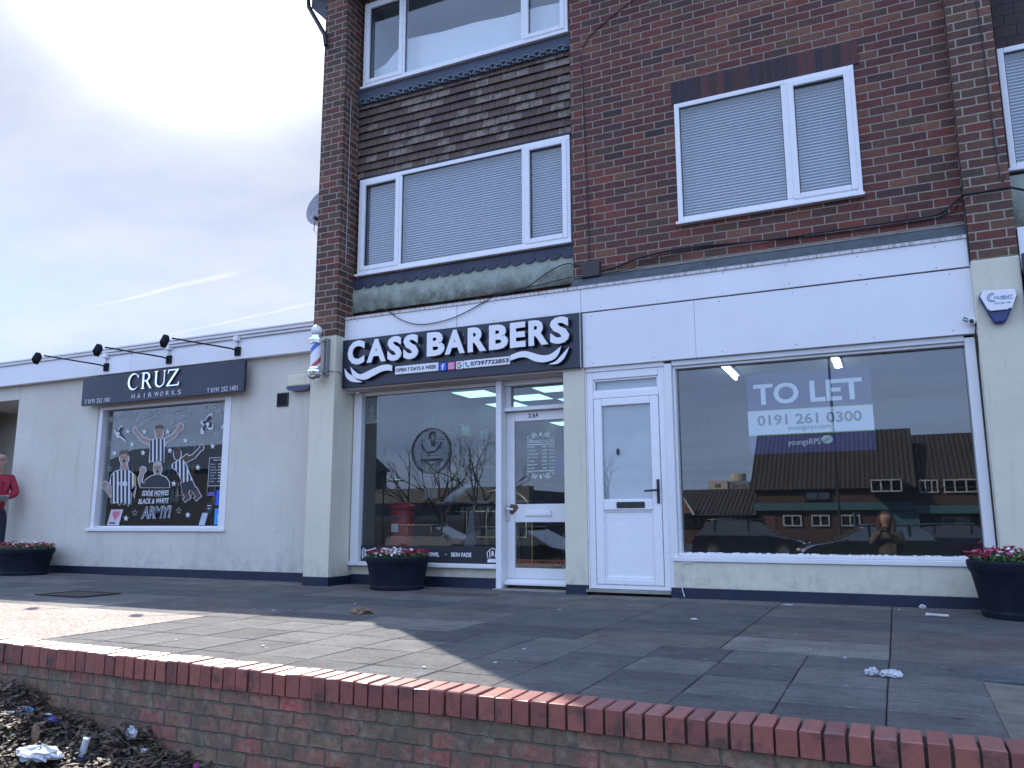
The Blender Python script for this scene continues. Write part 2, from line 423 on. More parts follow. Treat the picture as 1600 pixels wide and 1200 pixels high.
def _cop():
    t = M_coping; pos = t.n('ShaderNodeNewGeometry').outputs['Position']
    at_ = t.n('ShaderNodeAttribute', attribute_name='tint').outputs[0]
    n1 = t.noise(pos, 30., 7, .7); n2 = t.noise(pos, 9., 7, .7)
    c = t.mix(1., at_, t.ramp(n1, [(.25, (.78,)*3), (.75, (1.2,)*3)]), 'MULTIPLY')
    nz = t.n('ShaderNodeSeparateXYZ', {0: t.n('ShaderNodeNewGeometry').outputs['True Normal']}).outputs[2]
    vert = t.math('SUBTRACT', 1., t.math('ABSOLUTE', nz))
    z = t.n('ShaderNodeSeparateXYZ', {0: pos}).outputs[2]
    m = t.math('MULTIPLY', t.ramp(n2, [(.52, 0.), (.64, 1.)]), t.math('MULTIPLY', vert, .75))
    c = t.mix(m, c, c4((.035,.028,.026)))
    return t.out(t.pbr(c, .42, 0., t.bump(n1, .35, .003), **{'Specular IOR Level': .8}))
M_coping = _cop()
def _slab():
    t = NT('paving_slab'); pos = t.n('ShaderNodeNewGeometry').outputs['Position']
    a = t.n('ShaderNodeAttribute', attribute_name='tint').outputs[0]
    n1 = t.noise(pos, 3.2, 9, .68); n2 = t.noise(pos, 140., 4, .7); n3 = t.noise(pos, 11., 8, .7)
    c = t.mix(1., a, t.ramp(n1, [(.3, (.72,)*3), (.7, (1.28,)*3)]), 'MULTIPLY')
    c = t.mix(1., c, t.ramp(n2, [(.2, (.6,)*3), (.8, (1.4,)*3)]), 'MULTIPLY')
    c = t.mix(t.ramp(n3, [(.55, 0.), (.72, .55)]), c, c4((.05,.05,.048)))
    c = t.mix(t.ramp(t.noise(pos, 5., 8, .75), [(.60, 0.), (.74, .35)]), c, c4((.26,.25,.23)))
    c = t.mix(1., c, t.ramp(t.noise(pos, 42., 6, .75), [(.3, (.74,.73,.72)), (.7, (1.26,1.26,1.25))]), 'MULTIPLY')
    st = t.noise(t.n('ShaderNodeVectorMath', {0: pos, 1: (2.2, 11., 1.)}, operation='MULTIPLY').outputs[0], 2.2, 6, .7)
    c = t.mix(1., c, t.ramp(st, [(.35, (.82,.82,.82)), (.65, (1.18,1.18,1.17))]), 'MULTIPLY')
    # small pale spots of old gum
    vor = t.n('ShaderNodeTexVoronoi', {'Vector': pos, 'Scale': 3.4}).outputs[0]
    g = t.math('LESS_THAN', vor, .045)
    c = t.mix(t.math('MULTIPLY', g, .45), c, c4((.33,.32,.31)))
    v2 = t.n('ShaderNodeTexVoronoi', {'Vector': t.n('ShaderNodeVectorMath', {0: pos, 1: (3.3,1.7,0)}, operation='ADD').outputs[0], 'Scale': 2.6}).outputs[0]
    c = t.mix(t.math('MULTIPLY', t.math('LESS_THAN', v2, .05), .7), c, c4((.03,.03,.032)))
    return t.out(t.pbr(c, .92, 0., t.bump(t.math('ADD', n2, t.math('MULTIPLY', n3, 2.)), .6, .005), **{'Specular IOR Level': .25}))
M_slab = _slab()
def _agg():
    t = NT('exposed_aggregate'); pos = t.n('ShaderNodeNewGeometry').outputs['Position']
    v = t.n('ShaderNodeTexVoronoi', {'Vector': pos, 'Scale': 75.})
    c = t.ramp(t.n('ShaderNodeSeparateColor', {0: v.outputs[1]}).outputs[0], [(0, (.16,.12,.10)), (.3, (.30,.22,.18)), (.6, (.38,.31,.26)), (.85, (.48,.42,.38)), (1., (.20,.17,.15))])
    c = t.mix(1., c, t.ramp(t.noise(pos, 2.5, 6), [(.3, (.8,)*3), (.7, (1.15,)*3)]), 'MULTIPLY')
    return t.out(t.pbr(c, .85, 0., t.bump(t.math('SUBTRACT', 1., v.outputs[0]), .9, .008), **{'Specular IOR Level': .3}))
M_agg = _agg()
M_joint = paint('joint_dirt', (.025,.024,.022), .95, var=.4, scale=20)
M_conc = paint('concrete', (.30,.28,.24), .9, var=.25, scale=8, bump=.4, bscale=80, dirt=.3)
M_asphalt = paint('asphalt', (.055,.055,.058), .85, var=.25, scale=2, bump=.5, bscale=120, obj=False)
M_soil = paint('dark_soil', (.05,.038,.027), .95, var=.5, scale=14, bump=.8, bscale=60)
M_glass = glassmat('window_glass', (.90,.93,.94), k=1.2, base=.008, dirt=.010)
M_glass_up = glassmat('upper_window_glass', (.95,.97,.97), k=1.2, base=.01, dirt=.008)
M_glass_dark = glassmat('shop_glass', (.90,.93,.94), k=1.3, base=.012, dirt=.010)
M_blind = paint('blind_slat', (.52,.60,.71), .5, var=.03, bump=0)
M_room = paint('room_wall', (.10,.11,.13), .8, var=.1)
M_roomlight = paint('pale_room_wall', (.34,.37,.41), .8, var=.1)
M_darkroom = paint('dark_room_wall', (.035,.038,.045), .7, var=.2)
M_floor = paint('dark_floor', (.05,.05,.055), .4, var=.2)

# ------------------------------------------------------------------ ground, paving, garden wall
me = MB(); me.add([(-1500,-1500,-.95),(1500,-1500,-.95),(1500,1500,-.95),(-1500,1500,-.95)], [(0,1,2,3)])
tag(me.build('road', M_asphalt), kind='structure')
b = MB(); b.box(-30, 14, -4.24, 8.0, -.94, -.012)
tag(b.build('pavement_base', M_joint), kind='structure')

random.seed(11)
pv = MB()
def slab(x0, x1, y0, y1, c, g=.007, dz=.004, rot=0.):
    t = [random.uniform(-dz, dz)*.5 for _ in range(4)]; gx = g/2
    a = random.uniform(.86, 1.14)*.95
    cc = tuple(v*a for v in c)
    P = [(x0+gx,y0+gx), (x1-gx,y0+gx), (x1-gx,y1-gx), (x0+gx,y1-gx)]
    V = [(p[0], p[1], -.04) for p in P]+[(p[0], p[1], -.004+q) for p, q in zip(P, t)]
    e = .005
    Q = [(x0+gx+e,y0+gx+e), (x1-gx-e,y0+gx+e), (x1-gx-e,y1-gx-e), (x0+gx+e,y1-gx-e)]
    V += [(p[0], p[1], .0+q) for p, q in zip(Q, t)]
    F = [(0,1,5,4),(1,2,6,5),(2,3,7,6),(3,0,4,7),(4,5,9,8),(5,6,10,9),(6,7,11,10),(7,4,8,11),(8,9,10,11)]
    pv.add(V, F, cc)
GREY = (.122,.121,.119); DARK = (.094,.095,.097); WARM = (.135,.120,.114); RED = (.130,.103,.098); LIGHT = (.175,.168,.155)
rows = [(.32,0.02,'a'), (.02,-.26,'b'), (-.26,-.57,'c'), (-.57,-1.09,'d'), (-1.09,-1.62,'e'), (-1.62,-2.21,'f'), (-2.21,-2.70,'g')]
for ri, (ya, yb, k) in enumerate(rows):
    x = -25.28
    j = 0
    while x < 14:
        c = {'a': [GREY, LIGHT], 'b': [LIGHT, GREY, WARM], 'c': [RED, WARM, GREY], 'd': [GREY, WARM, DARK], 'e': [DARK, DARK, GREY], 'f': [WARM, GREY, DARK], 'g': [WARM, DARK, LIGHT, GREY]}[k]
        slab(x, x+.84, yb, ya, random.choice(c))
        x += .84
ys = [-2.70, -3.09, -3.47, -3.88, -4.24]
for i in range(4):
    x = -4.62+(.0)
    while x < .2:
        slab(x, x+.38, ys[i+1], ys[i], random.choice([DARK, GREY, GREY, (.118,.12,.12)])); x += .378
    x = .276
    while x < 14:
        if not (i in (1, 2, 3) and x < 1.2): slab(x, x+.756, ys[i+1], ys[i], random.choice([DARK, (.088,.098,.108)]))
        x += .756
for x in [-4.62-.9*i for i in range(1, 24)]:
    if x < -8.4: slab(x, x+.9, -4.24, -2.7, WARM, g=.01)
tag(pv.build('pavement', M_slab), kind='structure')
ag = MB(); ag.box(-8.31, -4.63, -4.235, -2.705, -.04, .001)
tag(ag.build('aggregate_path', M_agg), kind='structure')
cw = MB()
pts = [(.285,-3.17), (.55,-3.22), (.78,-3.5), (.9,-4.23), (.275,-4.23)]
cw.prismz(pts, -.04, .004); tag(cw.build('concrete_patch', paint('worn_concrete', (.17,.155,.13), .95, var=.35, scale=5, bump=.5, bscale=60, dirt=.5, dirtc=(.07,.065,.055))), kind='structure')
cw = MB(); cw.prismz([(.56,-3.10), (1.785,-3.10), (1.785,-4.235), (.92,-4.235), (.80,-3.5), (.57,-3.2)], -.03, -.005); tag(cw.build('gravel_patch', M_agg), kind='structure')

# low garden wall with brick-on-edge coping
def wall_y(x):  # face of the wall below the coping
    return -4.365-.012*(x+4.4)-.012*math.sin((x+4.4)*.62)
gw = thing('garden_wall', 'low weathered brick garden wall with red brick coping in front of the paving', 'wall', (-2, -4.38, -.95))
wb = MB()
xs = [-16+i*.5 for i in range(49)]
for a, c in zip(xs, xs[1:]):
    y0, y1 = wall_y(a)+.012, wall_y(c)+.012
    pass
    wb.add([(a,y0,-.95),(c,y1,-.95),(c,y1,-.0560),(a,y0,-.0560),(a,y0+.12,-.95),(c,y1+.12,-.95),(c,y1+.12,-.056),(a,y0+.12,-.056)], [(0,1,2,3),(5,4,7,6),(3,2,6,7)])
wb.build('brick_face', M_old, gw)
cp = MB(); random.seed(5)
x = -16.0; pit = .0722
while x < 8:
    w = .0625+random.uniform(-.003, .003); xc = x+pit/2
    yf = wall_y(xc)-.006+random.uniform(-.004, .004); top = .047-.0042*(xc+4.4)+random.uniform(-.0022, .0022)
    base = random.choice([(.27,.080,.060), (.235,.07,.056), (.29,.09,.066), (.20,.062,.052), (.25,.085,.066)])
    t2 = random.uniform(-.003, .003); sk = random.uniform(-.003, .003)
    x0, x1 = xc-w/2, xc+w/2
    e = .004
    yb = yf+.165
    V = [(x0,yf+sk,-.054),(x1,yf-sk,-.054),(x1,yb,-.054),(x0,yb,-.054),(x0,yf+sk,top-e),(x1,yf-sk,top-e),(x1,yb,top-e),(x0,yb,top-e),(x0+e,yf+e,top+t2),(x1-e,yf+e,top+t2),(x1-e,yb-e,top),(x0+e,yb-e,top)]
    cp.add(V, [(0,3,2,1),(0,1,5,4),(1,2,6,5),(2,3,7,6),(3,0,4,7),(4,5,9,8),(5,6,10,9),(6,7,11,10),(7,4,8,11),(8,9,10,11)], base)
    x += pit
cp.build('coping', M_coping, gw)
mb = MB()
for a, c in zip(xs, xs[1:]):
    y0, y1 = wall_y(a)+.006, wall_y(c)+.006; ta, tb = .030-.0042*(a+4.4), .030-.0042*(c+4.4)
    mb.add([(a,y0,-.0555),(c,y1,-.0555),(c,y1,tb),(a,y0,ta),(a,y0+.145,ta),(c,y1+.145,tb),(a,y0+.145,-.0555),(c,y1+.145,-.0555)], [(0,1,2,3),(3,2,5,4),(4,5,7,6)])
mb.build('mortar', paint('mossy_mortar', (.06,.055,.042), .95, var=.5, scale=25, bump=.5), gw)

# planting bed with rubbish on our side of the wall
def bed_z(x, y):
    base = -.17-.155*(x+4.4) if x > -4.4 else -.17-.02*(x+4.4)
    base = max(base, -.62)
    z = base-.10*(abs(y+4.37))
    return z+.025*math.sin(x*7+y*3)+.02*math.sin(x*15.3-y*9)+.012*math.sin(x*31+y*27)
bd = MB(); nx, ny = 150, 26
V = [(-10+14*i/nx, -4.36-1.75*j/ny, bed_z(-10+14*i/nx, -4.36-1.75*j/ny)+random.uniform(-.008,.008)) for j in range(ny+1) for i in range(nx+1)]
bd.add(V, [(j*(nx+1)+i, (j+1)*(nx+1)+i, (j+1)*(nx+1)+i+1, j*(nx+1)+i+1) for j in range(ny) for i in range(nx)])
tag(bd.build('ground_soil', M_soil, smooth=True), kind='structure')
kb = MB(); kb.box(-10.0, 4.0, -6.2, -6.08, -.95, -.78); tag(kb.build('kerb', M_conc, bevel=.01), kind='structure')
def leafmat():
    t = NT('dead_leaves'); a = t.n('ShaderNodeAttribute', attribute_name='tint').outputs[0]
    pos = t.n('ShaderNodeNewGeometry').outputs['Position']
    c = t.mix(1., a, t.ramp(t.noise(pos, 60., 5), [(.3, (.6,)*3), (.7, (1.3,)*3)]), 'MULTIPLY')
    return t.out(t.pbr(c, .7))
M_leaf = leafmat()
random.seed(21)
lf = MB()
for i in range(15000):
    if i < 13500: x = random.uniform(-5.2, -1.4); y = -4.385-abs(random.gauss(0, .45))
    else: x = random.uniform(-9, 3.5); y = random.uniform(-6.0, -4.4)
    if y < -6.05: continue
    z = bed_z(x, y)+random.uniform(.0, .045)
    s = random.uniform(.006, .017); q = Quaternion(Vector((random.gauss(0,1), random.gauss(0,1), random.gauss(0,1))).normalized(), random.uniform(-.9, .9)) @ Quaternion((0,0,1), random.uniform(0, 6.28))
    L = random.uniform(1., 1.9); k = random.uniform(.1, 1.4)
    P = [(-L,0,0), (-.3,-.6,k*.4), (L*.6,-.45,k*.2), (L,0,k*.6), (.4,.6,k*.5), (-.5,.55,k*.1)]
    v = [q @ (Vector(p)*s)+Vector((x,y,z)) for p in P]
    if min(p.y for p in v) > -4.39 and max(p.y for p in v) > wall_y(x): continue
    c = random.choice([(.065,.04,.026), (.085,.054,.032), (.05,.036,.028), (.125,.085,.05), (.04,.032,.028), (.16,.12,.08), (.07,.068,.042), (.10,.064,.042)])
    lf.add(v, [(0,1,4,5), (1,2,3,4)], c)
for i in range(260):
    x = random.uniform(-5, -1.6); y = -4.40-abs(random.gauss(0, .4)); z = bed_z(x, y)+.02
    a = random.uniform(0, PI); L = random.uniform(.03, .12); d = Vector((math.cos(a), math.sin(a)*.6, random.uniform(-.2,.3)))*L
    p = Vector((x, y, z))
    if (p+d).y > -4.4 or (p-d).y > -4.4: continue
    lf.tube([p-d, p+Vector((0,0,.01)), p+d], .0022, 4, c=random.choice([(.05,.035,.025), (.10,.08,.06)]))
tag(lf.build('leaf_litter', M_leaf), 'dead brown leaves and twigs covering the planting bed', 'leaf litter', kind='stuff')
# ------------------------------------------------------------------ three-storey brick building
bd_ = thing('brick_building', 'three-storey red brick building with tile-hung bay above two shopfronts', 'building', (-2.5, 0, 0))
BX0, BX1 = -5.85, 12.0
def part(mb, name, mat, parent=bd_, **k): return mb.build(name, mat, parent, **k)
# brick wall with opening, fascia zone behind
w = MB(); w.holes(-2.765, .70, 2.30, 7.15, .06, .30, [(-1.672, -.045, 3.49, 4.715)])
part(w, 'wall', M_brick)
# soldier course above the brick-wall window: real bricks stood on end
sc = MB(); x = -1.70; random.seed(3)
while x < -.02:
    t_ = random.uniform(.9, 1.1)
    sc.box(x+.003, x+.066, .050, .075, 4.722, 4.955, c=random.choice([(.045,.028,.032), (.07,.033,.034), (.055,.03,.036), (.10,.038,.036), (.04,.03,.04)])); x += .0745
t = NT('soldier_brick'); a_ = t.n('ShaderNodeAttribute', attribute_name='tint').outputs[0]; ps_ = t.n('ShaderNodeNewGeometry').outputs['Position']
M_sold = t.out(t.pbr(t.mix(1., a_, t.ramp(t.noise(ps_, 38., 6), [(.25, (.7,)*3), (.75, (1.4,)*3)]), 'MULTIPLY'), .85, 0., t.bump(t.noise(ps_, 60., 4), .4, .004)))
part(sc, 'soldier_course', M_sold, bevel=.002, seg=1)
sb = MB(); sb.box(-1.70, -.02, .056, .07, 4.722, 4.957); part(sb, 'soldier_mortar', paint('soldier_mortar', (.10,.085,.075), .9, bump=.2))
# piers
p_ = MB(); p_.box(-5.85, -5.528, -.17, .30, 2.74, 7.15); part(p_, 'brick_pier', M_pier)
p_ = MB(); p_.box(-5.858, -5.522, -.178, .296, .085, 2.738); part(p_, 'rendered_pier', M_cream, bevel=.004)
p_ = MB(); p_.box(.703, 1.030, -.06, .30, 2.74, 7.15); part(p_, 'brick_pier', M_pier)
p_ = MB(); p_.box(.697, 1.036, -.068, .296, .085, 2.738); part(p_, 'rendered_pier', M_cream, bevel=.012)
p_ = MB(); p_.box(-2.870, -2.648, .0, .34, .085, 2.157); part(p_, 'rendered_pier', M_cream, bevel=.004)
pl = MB()
pl.box(-5.866, -5.514, -.186, .29, -.01, .093); pl.box(.689, 1.044, -.076, .29, -.01, .092); pl.box(-2.868, -2.650, -.008, .33, -.01, .0845)
pl.box(-5.513, -3.69, .205, .29, -.01, .105); pl.box(-1.86, .688, -.006, .06, -.01, .09)
part(pl, 'plinth', M_plinth, bevel=.004, seg=1)
# wall under the shop windows
p_ = MB(); p_.box(-5.520, -3.686, .215, .29, .106, .20); part(p_, 'stall_riser', M_cream)
p_ = MB(); p_.box(-1.83, .695, .003, .06, .091, .315); part(p_, 'stall_riser', M_cream)
# masonry body behind and to the side (far end wall, back, floor slabs)
mb = MB()
mb.box(-5.846, -5.60, .31, 8.0, -.01, 7.14); mb.box(-5.59, 12.0, 7.9, 8.0, 0, 7.14); mb.box(11.8, 12.0, .31, 7.89, 0, 7.14)
part(mb, 'end_wall', M_brick)
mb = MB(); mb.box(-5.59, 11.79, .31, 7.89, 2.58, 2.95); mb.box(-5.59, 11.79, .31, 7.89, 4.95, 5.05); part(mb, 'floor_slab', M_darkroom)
mb = MB(); mb.box(-6.08, 12.2, -.42, 8.2, 7.15, 7.35); part(mb, 'roof', M_darkmetal)
mb = MB(); mb.prism([(-6.14, 7.15), (-5.852, 7.15), (-5.852, 6.72), (-6.0, 6.88), (-6.14, 7.02)], -.10, 8.0); part(mb, 'eaves', paint('eaves_paint', (.10,.12,.15), .6))
mb = MB(); mb.tube([(-6.15,-.16,7.14), (-6.13,-.16,6.99), (-5.83,-.20,6.50), (-5.80,-.21,6.35)], .028, 10); part(mb, 'gutter_pipe', M_darkmetal, smooth=True)
# right-hand continuation of the terrace
mb = MB(); mb.holes(1.032, 12.0, 2.30, 7.15, .12, .30, [(1.06, 3.9, 3.52, 4.60), (4.9, 6.4, 3.52, 4.6), (1.06, 3.9, 5.8, 6.8)]); part(mb, 'side_bay', M_shingle_dark)
mb = MB(); mb.box(1.04, 4.2, .10, .118, 2.99, 3.46); part(mb, 'side_panel', M_render)
mb = MB(); mb.box(1.04, 12.0, -.02, .29, .0, 2.30); part(mb, 'side_shopfront', M_cream)
mb = MB(); mb.box(1.044, 12, -.035, .11, 2.62, 2.975); part(mb, 'side_fascia', M_panel)
# ---- tile-hung bay
mb = MB(); mb.holes(-5.527, -2.766, 2.30, 7.15, .165, .30, [(-5.46, -2.79, 3.50, 4.68), (-5.46, -2.79, 5.85, 7.0)]); part(mb, 'bay_wall', M_brick)
mb = MB()
random.seed(9)
for i in range(10):
    z = 4.695+.1*i
    x = -5.522-(.0825 if i % 2 else 0)
    while x < -2.77:
        xa, xb = max(x, -5.522), min(x+.163, -2.768)
        if xb-xa > .01:
            dy = random.uniform(-.003, .003)
            mb.add([(xa,.118+dy,z),(xb,.118+dy,z),(xb,.150,z+.125),(xa,.150,z+.125),(xa,.136,z),(xb,.136,z)], [(0,1,2,3),(1,0,4,5)])
        x += .165
part(mb, 'hung_tiles', M_shingle)
mb = MB(); mb.box(-5.527, -2.768, .10, .16, 5.70, 5.845); mb.box(-5.527, -2.768, .115, .16, 5.65, 5.70); part(mb, 'moulded_band', paint('slate_blue_paint', (.05,.065,.10), .6, var=.2))
mb = MB(); random.seed(4)
x = -5.45
k = 0
while x < -2.85:   # scrolled relief along the band
    stroke(mb, arc(x, 5.69, .05, .028, 200, -120, 10), .011, .088-.0006*(k % 3), .113)
    stroke(mb, arc(x+.055, 5.672, .035, .022, 20, 330, 9), .009, .0862-.0006*(k % 2), .114)
    mb.ball((x+.11, .095, 5.68), .014, 8)
    x += .135; k += 1
part(mb, 'scrolled_relief', paint('relief_paint', (.13,.16,.19), .6, var=.2))
mb = MB(); mb.box(-5.527, -2.768, .118, .16, 3.06, 3.462); part(mb, 'rendered_panel', M_render)
mb = MB(); n = 19; pw = 2.755/n
P = [(-5.525, 3.462)]
for i in range(n):
    cx = -5.525+pw*(i+.5)
    P += [(cx+pw/2*math.cos(R(a)), 3.388-.052*abs(math.sin(R(a)))**.8) for a in (180, 205, 230, 255, 285, 310, 335)]+[(cx+pw/2*.985, 3.392)]
P += [(-2.77, 3.462)]
mb.prism(P, .100, .1165); part(mb, 'scalloped_board', paint('dark_blue_paint', (.035,.042,.075), .6, var=.25, dirt=.2, dirtc=(.12,.13,.14)))
mb = MB(); mb.box(-5.46, -2.77, .09, .164, 4.676, 4.700); mb.box(-5.46, -2.77, .12, .164, 3.462, 3.478); part(mb, 'bay_lead', M_darkmetal)

# ---- flashing and white fascia over the shops
mb = MB(); mb.add([(-2.762,.058,3.088),(.699,.058,3.088),(.699,-.028,2.974),(-2.762,-.028,2.974),(-2.762,.058,2.96),(.699,.058,2.96)], [(0,3,2,1),(3,4,5,2),(0,4,3),(1,2,5)])
part(mb, 'flashing', M_lead)
mb = MB(); mb.box(-2.762, .699, .048, .0595, 3.086, 3.101); part(mb, 'mortar_fillet', M_conc)
mb = MB(); mb.box(-5.524, .698, -.034, .05, 2.944, 2.973); part(mb, 'fascia_trim', M_trim)
mb = MB()
for a, c in ((-5.524, -4.066), (-4.060, -2.662), (-2.659, .6965)): mb.box(a, c, -.022, .04, 2.706, 2.943)
part(mb, 'fascia', M_panel, bevel=.003, seg=1)
mb = MB()
for a, c in ((-2.650, -1.549), (-1.5465, .6965)): mb.box(a, c, -.016, .05, 2.152, 2.695)
part(mb, 'fascia', M_panel, bevel=.002, seg=1)
mb = MB(); mb.box(-5.524, .697, .0, .045, 2.690, 2.71); mb.box(-2.655, -2.6505, -.01, .04, 2.152, 2.70); mb.box(-1.5495, -1.546, -.008, .03, 2.152, 2.694); part(mb, 'fascia_joint', M_joint)
mb = MB(); random.seed(19)
for i in range(11):
    for z in (2.735, 2.915): mb.ball((-5.35+.58*i+random.uniform(-.02, .02), -.0225, z+random.uniform(-.01, .01)), .006, 6, sy=.35)
for i in range(6):
    for z in (2.19, 2.66): mb.ball((-2.55+.62*i+random.uniform(-.02, .02), -.0165, z), .006, 6, sy=.35)
part(mb, 'screw_heads', M_greymetal)
mb = MB(); mb.box(-5.524, -2.66, -.01, .04, 2.135, 2.70); part(mb, 'fascia_backing', M_pinkwhite)
# soffit and head over the recessed barber front
mb = MB(); mb.box(-5.52, -2.872, .045, .30, 2.13, 2.20); part(mb, 'soffit', M_pinkwhite)

def wood_window(x0, x1, z0, z1, y, d, w, name='frame', parent=None, mat=M_white, wb=None, wt=None, bev=.004):
    m = MB(); m.ring(x0, x1, z0, z1, y, y+d, w, wb, wt); return part(m, name, mat, parent, bevel=bev)

# ---- barber shop window
sw = MB(); sw.box(-5.40, -3.684, .238, .244, .245, 2.09); swo = part(sw, 'shop_window', M_glass)
f = MB(); f.box(-5.506, -5.402, .17, .26, .245, 2.128); f.box(-5.402, -3.683, .20, .26, 2.088, 2.128)
part(f, 'frame', M_white, swo, bevel=.006)
f = MB(); f.box(-5.53+.012, -3.683, .150, .27, .200, .2445); part(f, 'sill', M_white, swo, bevel=.008)
# door frame of number 23A
f = MB(); f.box(-3.683, -3.620, .145, .36, .012, 2.128)
f.box(-3.6195, -2.872, .205, .34, 1.805, 1.842); f.box(-3.6195, -2.872, .22, .34, 2.075, 2.128); f.box(-3.6195, -3.565, .255, .34, 1.843, 2.0745); f.box(-3.6195, -2.872, .26, .335, .1795+1.66, 1.856)
part(f, 'door_frame', M_white, bevel=.004)
g = MB(); g.box(-3.564, -2.871, .297, .303, 1.857, 2.074); part(g, 'fanlight', M_glass)
st = MB(); st.box(-3.70, -2.872, .10, .50, -.008, .012); part(st, 'doorstep', M_conc, bevel=.004)
dr = MB(); dr.box(-3.618, -3.528, .27, .315, .105, 1.80); dr.box(-2.972, -2.873, .27, .315, .105, 1.80)
dr.box(-3.527, -2.973, .27, .315, 1.70, 1.80); dr.box(-3.527, -2.973, .27, .315, .665, .848); dr.box(-3.527, -2.973, .27, .315, .105, .210)
dro = part(dr, 'door', M_white, bevel=.005)
g = MB(); g.box(-3.5265, -2.9735, .288, .294, .8485, 1.6995); g.box(-3.5265, -2.9735, .288, .294, .2105, .6645); part(g, 'glass', M_glass, dro)
g = MB(); g.add([(-3.618,.200,.048),(-2.873,.200,.048),(-2.873,.268,.104),(-3.618,.268,.104),(-3.618,.200,.066),(-2.873,.200,.066),(-3.618,.268,.048),(-2.873,.268,.048)], [(0,1,5,4),(4,5,2,3),(0,4,3,6),(1,7,2,5),(0,6,7,1)]); part(g, 'weather_bar', M_white, dro)
g = MB(); g.box(-3.408, -3.117, .258, .2695, .725, .790); part(g, 'letter_plate', M_white, dro, bevel=.006)
g = MB(); g.box(-3.385, -3.14, .254, .2575, .738, .776); part(g, 'letter_flap', M_letter, dro, bevel=.003)
g = MB(); g.box(-3.625, -3.585, .258, .269, .685, .835); g.tube([(-3.605,.25,.80), (-3.605,.225,.80), (-3.60,.215,.80), (-3.52,.215,.795)], .008, 8); part(g, 'handle', M_chrome, dro, bevel=.0)
g = MB(); g.prism([(-3.575,.848), (-3.50,.845), (-3.485,.815), (-3.50,.79), (-3.535,.755), (-3.56,.74), (-3.578,.76)], .2655, .2695); part(g, 'bare_wood_patch', paint('bare_wood', (.16,.10,.07), .8, var=.4), dro)
g = MB(); text(g, '2', -3.365, -3.337, 1.735, 1.777, .2665, .003, bold=.03); text(g, '3', -3.323, -3.295, 1.729, 1.771, .2665, .003, bold=.03); text(g, 'A', -3.287, -3.253, 1.735, 1.784, .2665, .003, bold=.03)
part(g, 'door_number', M_blackplastic, dro)
# opening hours vinyl
g = MB(); Y = .2862
def scroll(g, cx, cz, s, fl, y0, y1):
    sp = []
    for i in range(26):
        a = i/25*3.6*PI; r = .034*(1-i/27.); sp.append((cx+s*(.075+r*math.cos(a)), cz+fl*(r*math.sin(a))))
    stroke(g, sp, .007, y0, y1)
    stroke(g, [(cx+s*(.02+.10*i/12), cz+fl*(.035*math.sin(i/12*PI*1.3)-.02)) for i in range(13)], .006, y0-.0004, y1)
    stroke(g, arc(cx+s*.138, cz-fl*.018, .014, .014, 0, 330, 10), .005, y0-.0006, y1)
for fl, cz in ((1, 1.545), (-1, 1.135)):
    for s in (-1, 1): scroll(g, -3.238, cz, s, fl, Y, Y+.0014)
    g.prism(arc(-3.238, cz+fl*.012, .013, .022, 0, 360, 10)[:-1], Y-.0005, Y+.0012)
text(g, 'OPENING HOURS', -3.392, -3.084, 1.468, 1.500, Y, .0014, bold=.015)
g.box(-3.392, -3.084, Y, Y+.0014, 1.449, 1.457); g.box(-3.392, -3.084, Y, Y+.0014, 1.178, 1.186)
for i, (d, a, c) in enumerate([('Monday','9:00','18:00'), ('Tuesday','9:00','18:00'), ('Wednesday','9:00','18:00'), ('Thursday','9:00','18:00'), ('Friday','9:00','18:00'), ('Saturday','8:30','17:30'), ('Sunday','9:00','16:00')]):
    z = 1.418-.0362*i; text(g, d, -3.390, -3.390+.0132*len(d)*1.08, z, z+.021, Y, .0014, bold=.02); text(g, a, -3.225, -3.172, z, z+.019, Y, .0014, bold=.02); text(g, '-', -3.160, -3.152, z+.008, z+.011, Y, .0014); text(g, c, -3.143, -3.084, z, z+.019, Y, .0014, bold=.02)
part(g, 'opening_hours_vinyl', paint('pale_vinyl', (.62,.72,.72), .5, bump=0), dro)

# ---- white plastic door of the empty shop
f = MB(); f.ring(-2.634, -1.862, .055, 2.105, .03, .11, .062, .0385, .075); f.box(-2.5715, -1.9245, .03, .10, 1.842, 1.905)
f.box(-2.648, -2.6345, .02, .11, .02, 2.15); f.box(-2.634, -1.862, .018, .10, 2.106, 2.15)
part(f, 'door_frame', M_upvc, bevel=.006)
f = MB(); f.box(-1.8615, -1.790, .008, .12, .03, 2.128); part(f, 'door_post', M_white, bevel=.005)
f = MB(); f.box(-2.66, -1.86, -.02, .12, .028, .052); part(f, 'threshold', M_conc)
g = MB(); g.box(-2.552, -1.944, .066, .072, 1.92, 2.016); part(g, 'fanlight', M_glass_up)
g = MB(); g.ring(-2.5715, -1.9245, 1.906, 2.029, .045, .085, .018); part(g, 'fanlight_frame', M_upvc, bevel=.004)
d2 = MB(); d2.ring(-2.566, -1.929, .096, 1.838, .022, .075, .080, .055, .072); d2.box(-2.4855, -2.0095, .022, .074, .776, .878)
d2o = part(d2, 'door', M_upvc, bevel=.008)
g = MB(); g.box(-2.485, -2.010, .045, .051, .879, 1.765); part(g, 'glass', M_glass_up, d2o)
g = MB(); g.box(-2.485, -2.010, .046, .060, .152, .7755); part(g, 'door_panel', M_upvc, d2o, bevel=.004)
g = MB(); g.ring(-2.485, -2.010, .152, .7755, .034, .0455, .016); part(g, 'panel_bead', M_upvc, d2o, bevel=.004)
g = MB(); g.box(-2.355, -2.084, .010, .0215, .796, .852); part(g, 'letter_plate', M_blackplastic, d2o, bevel=.006)
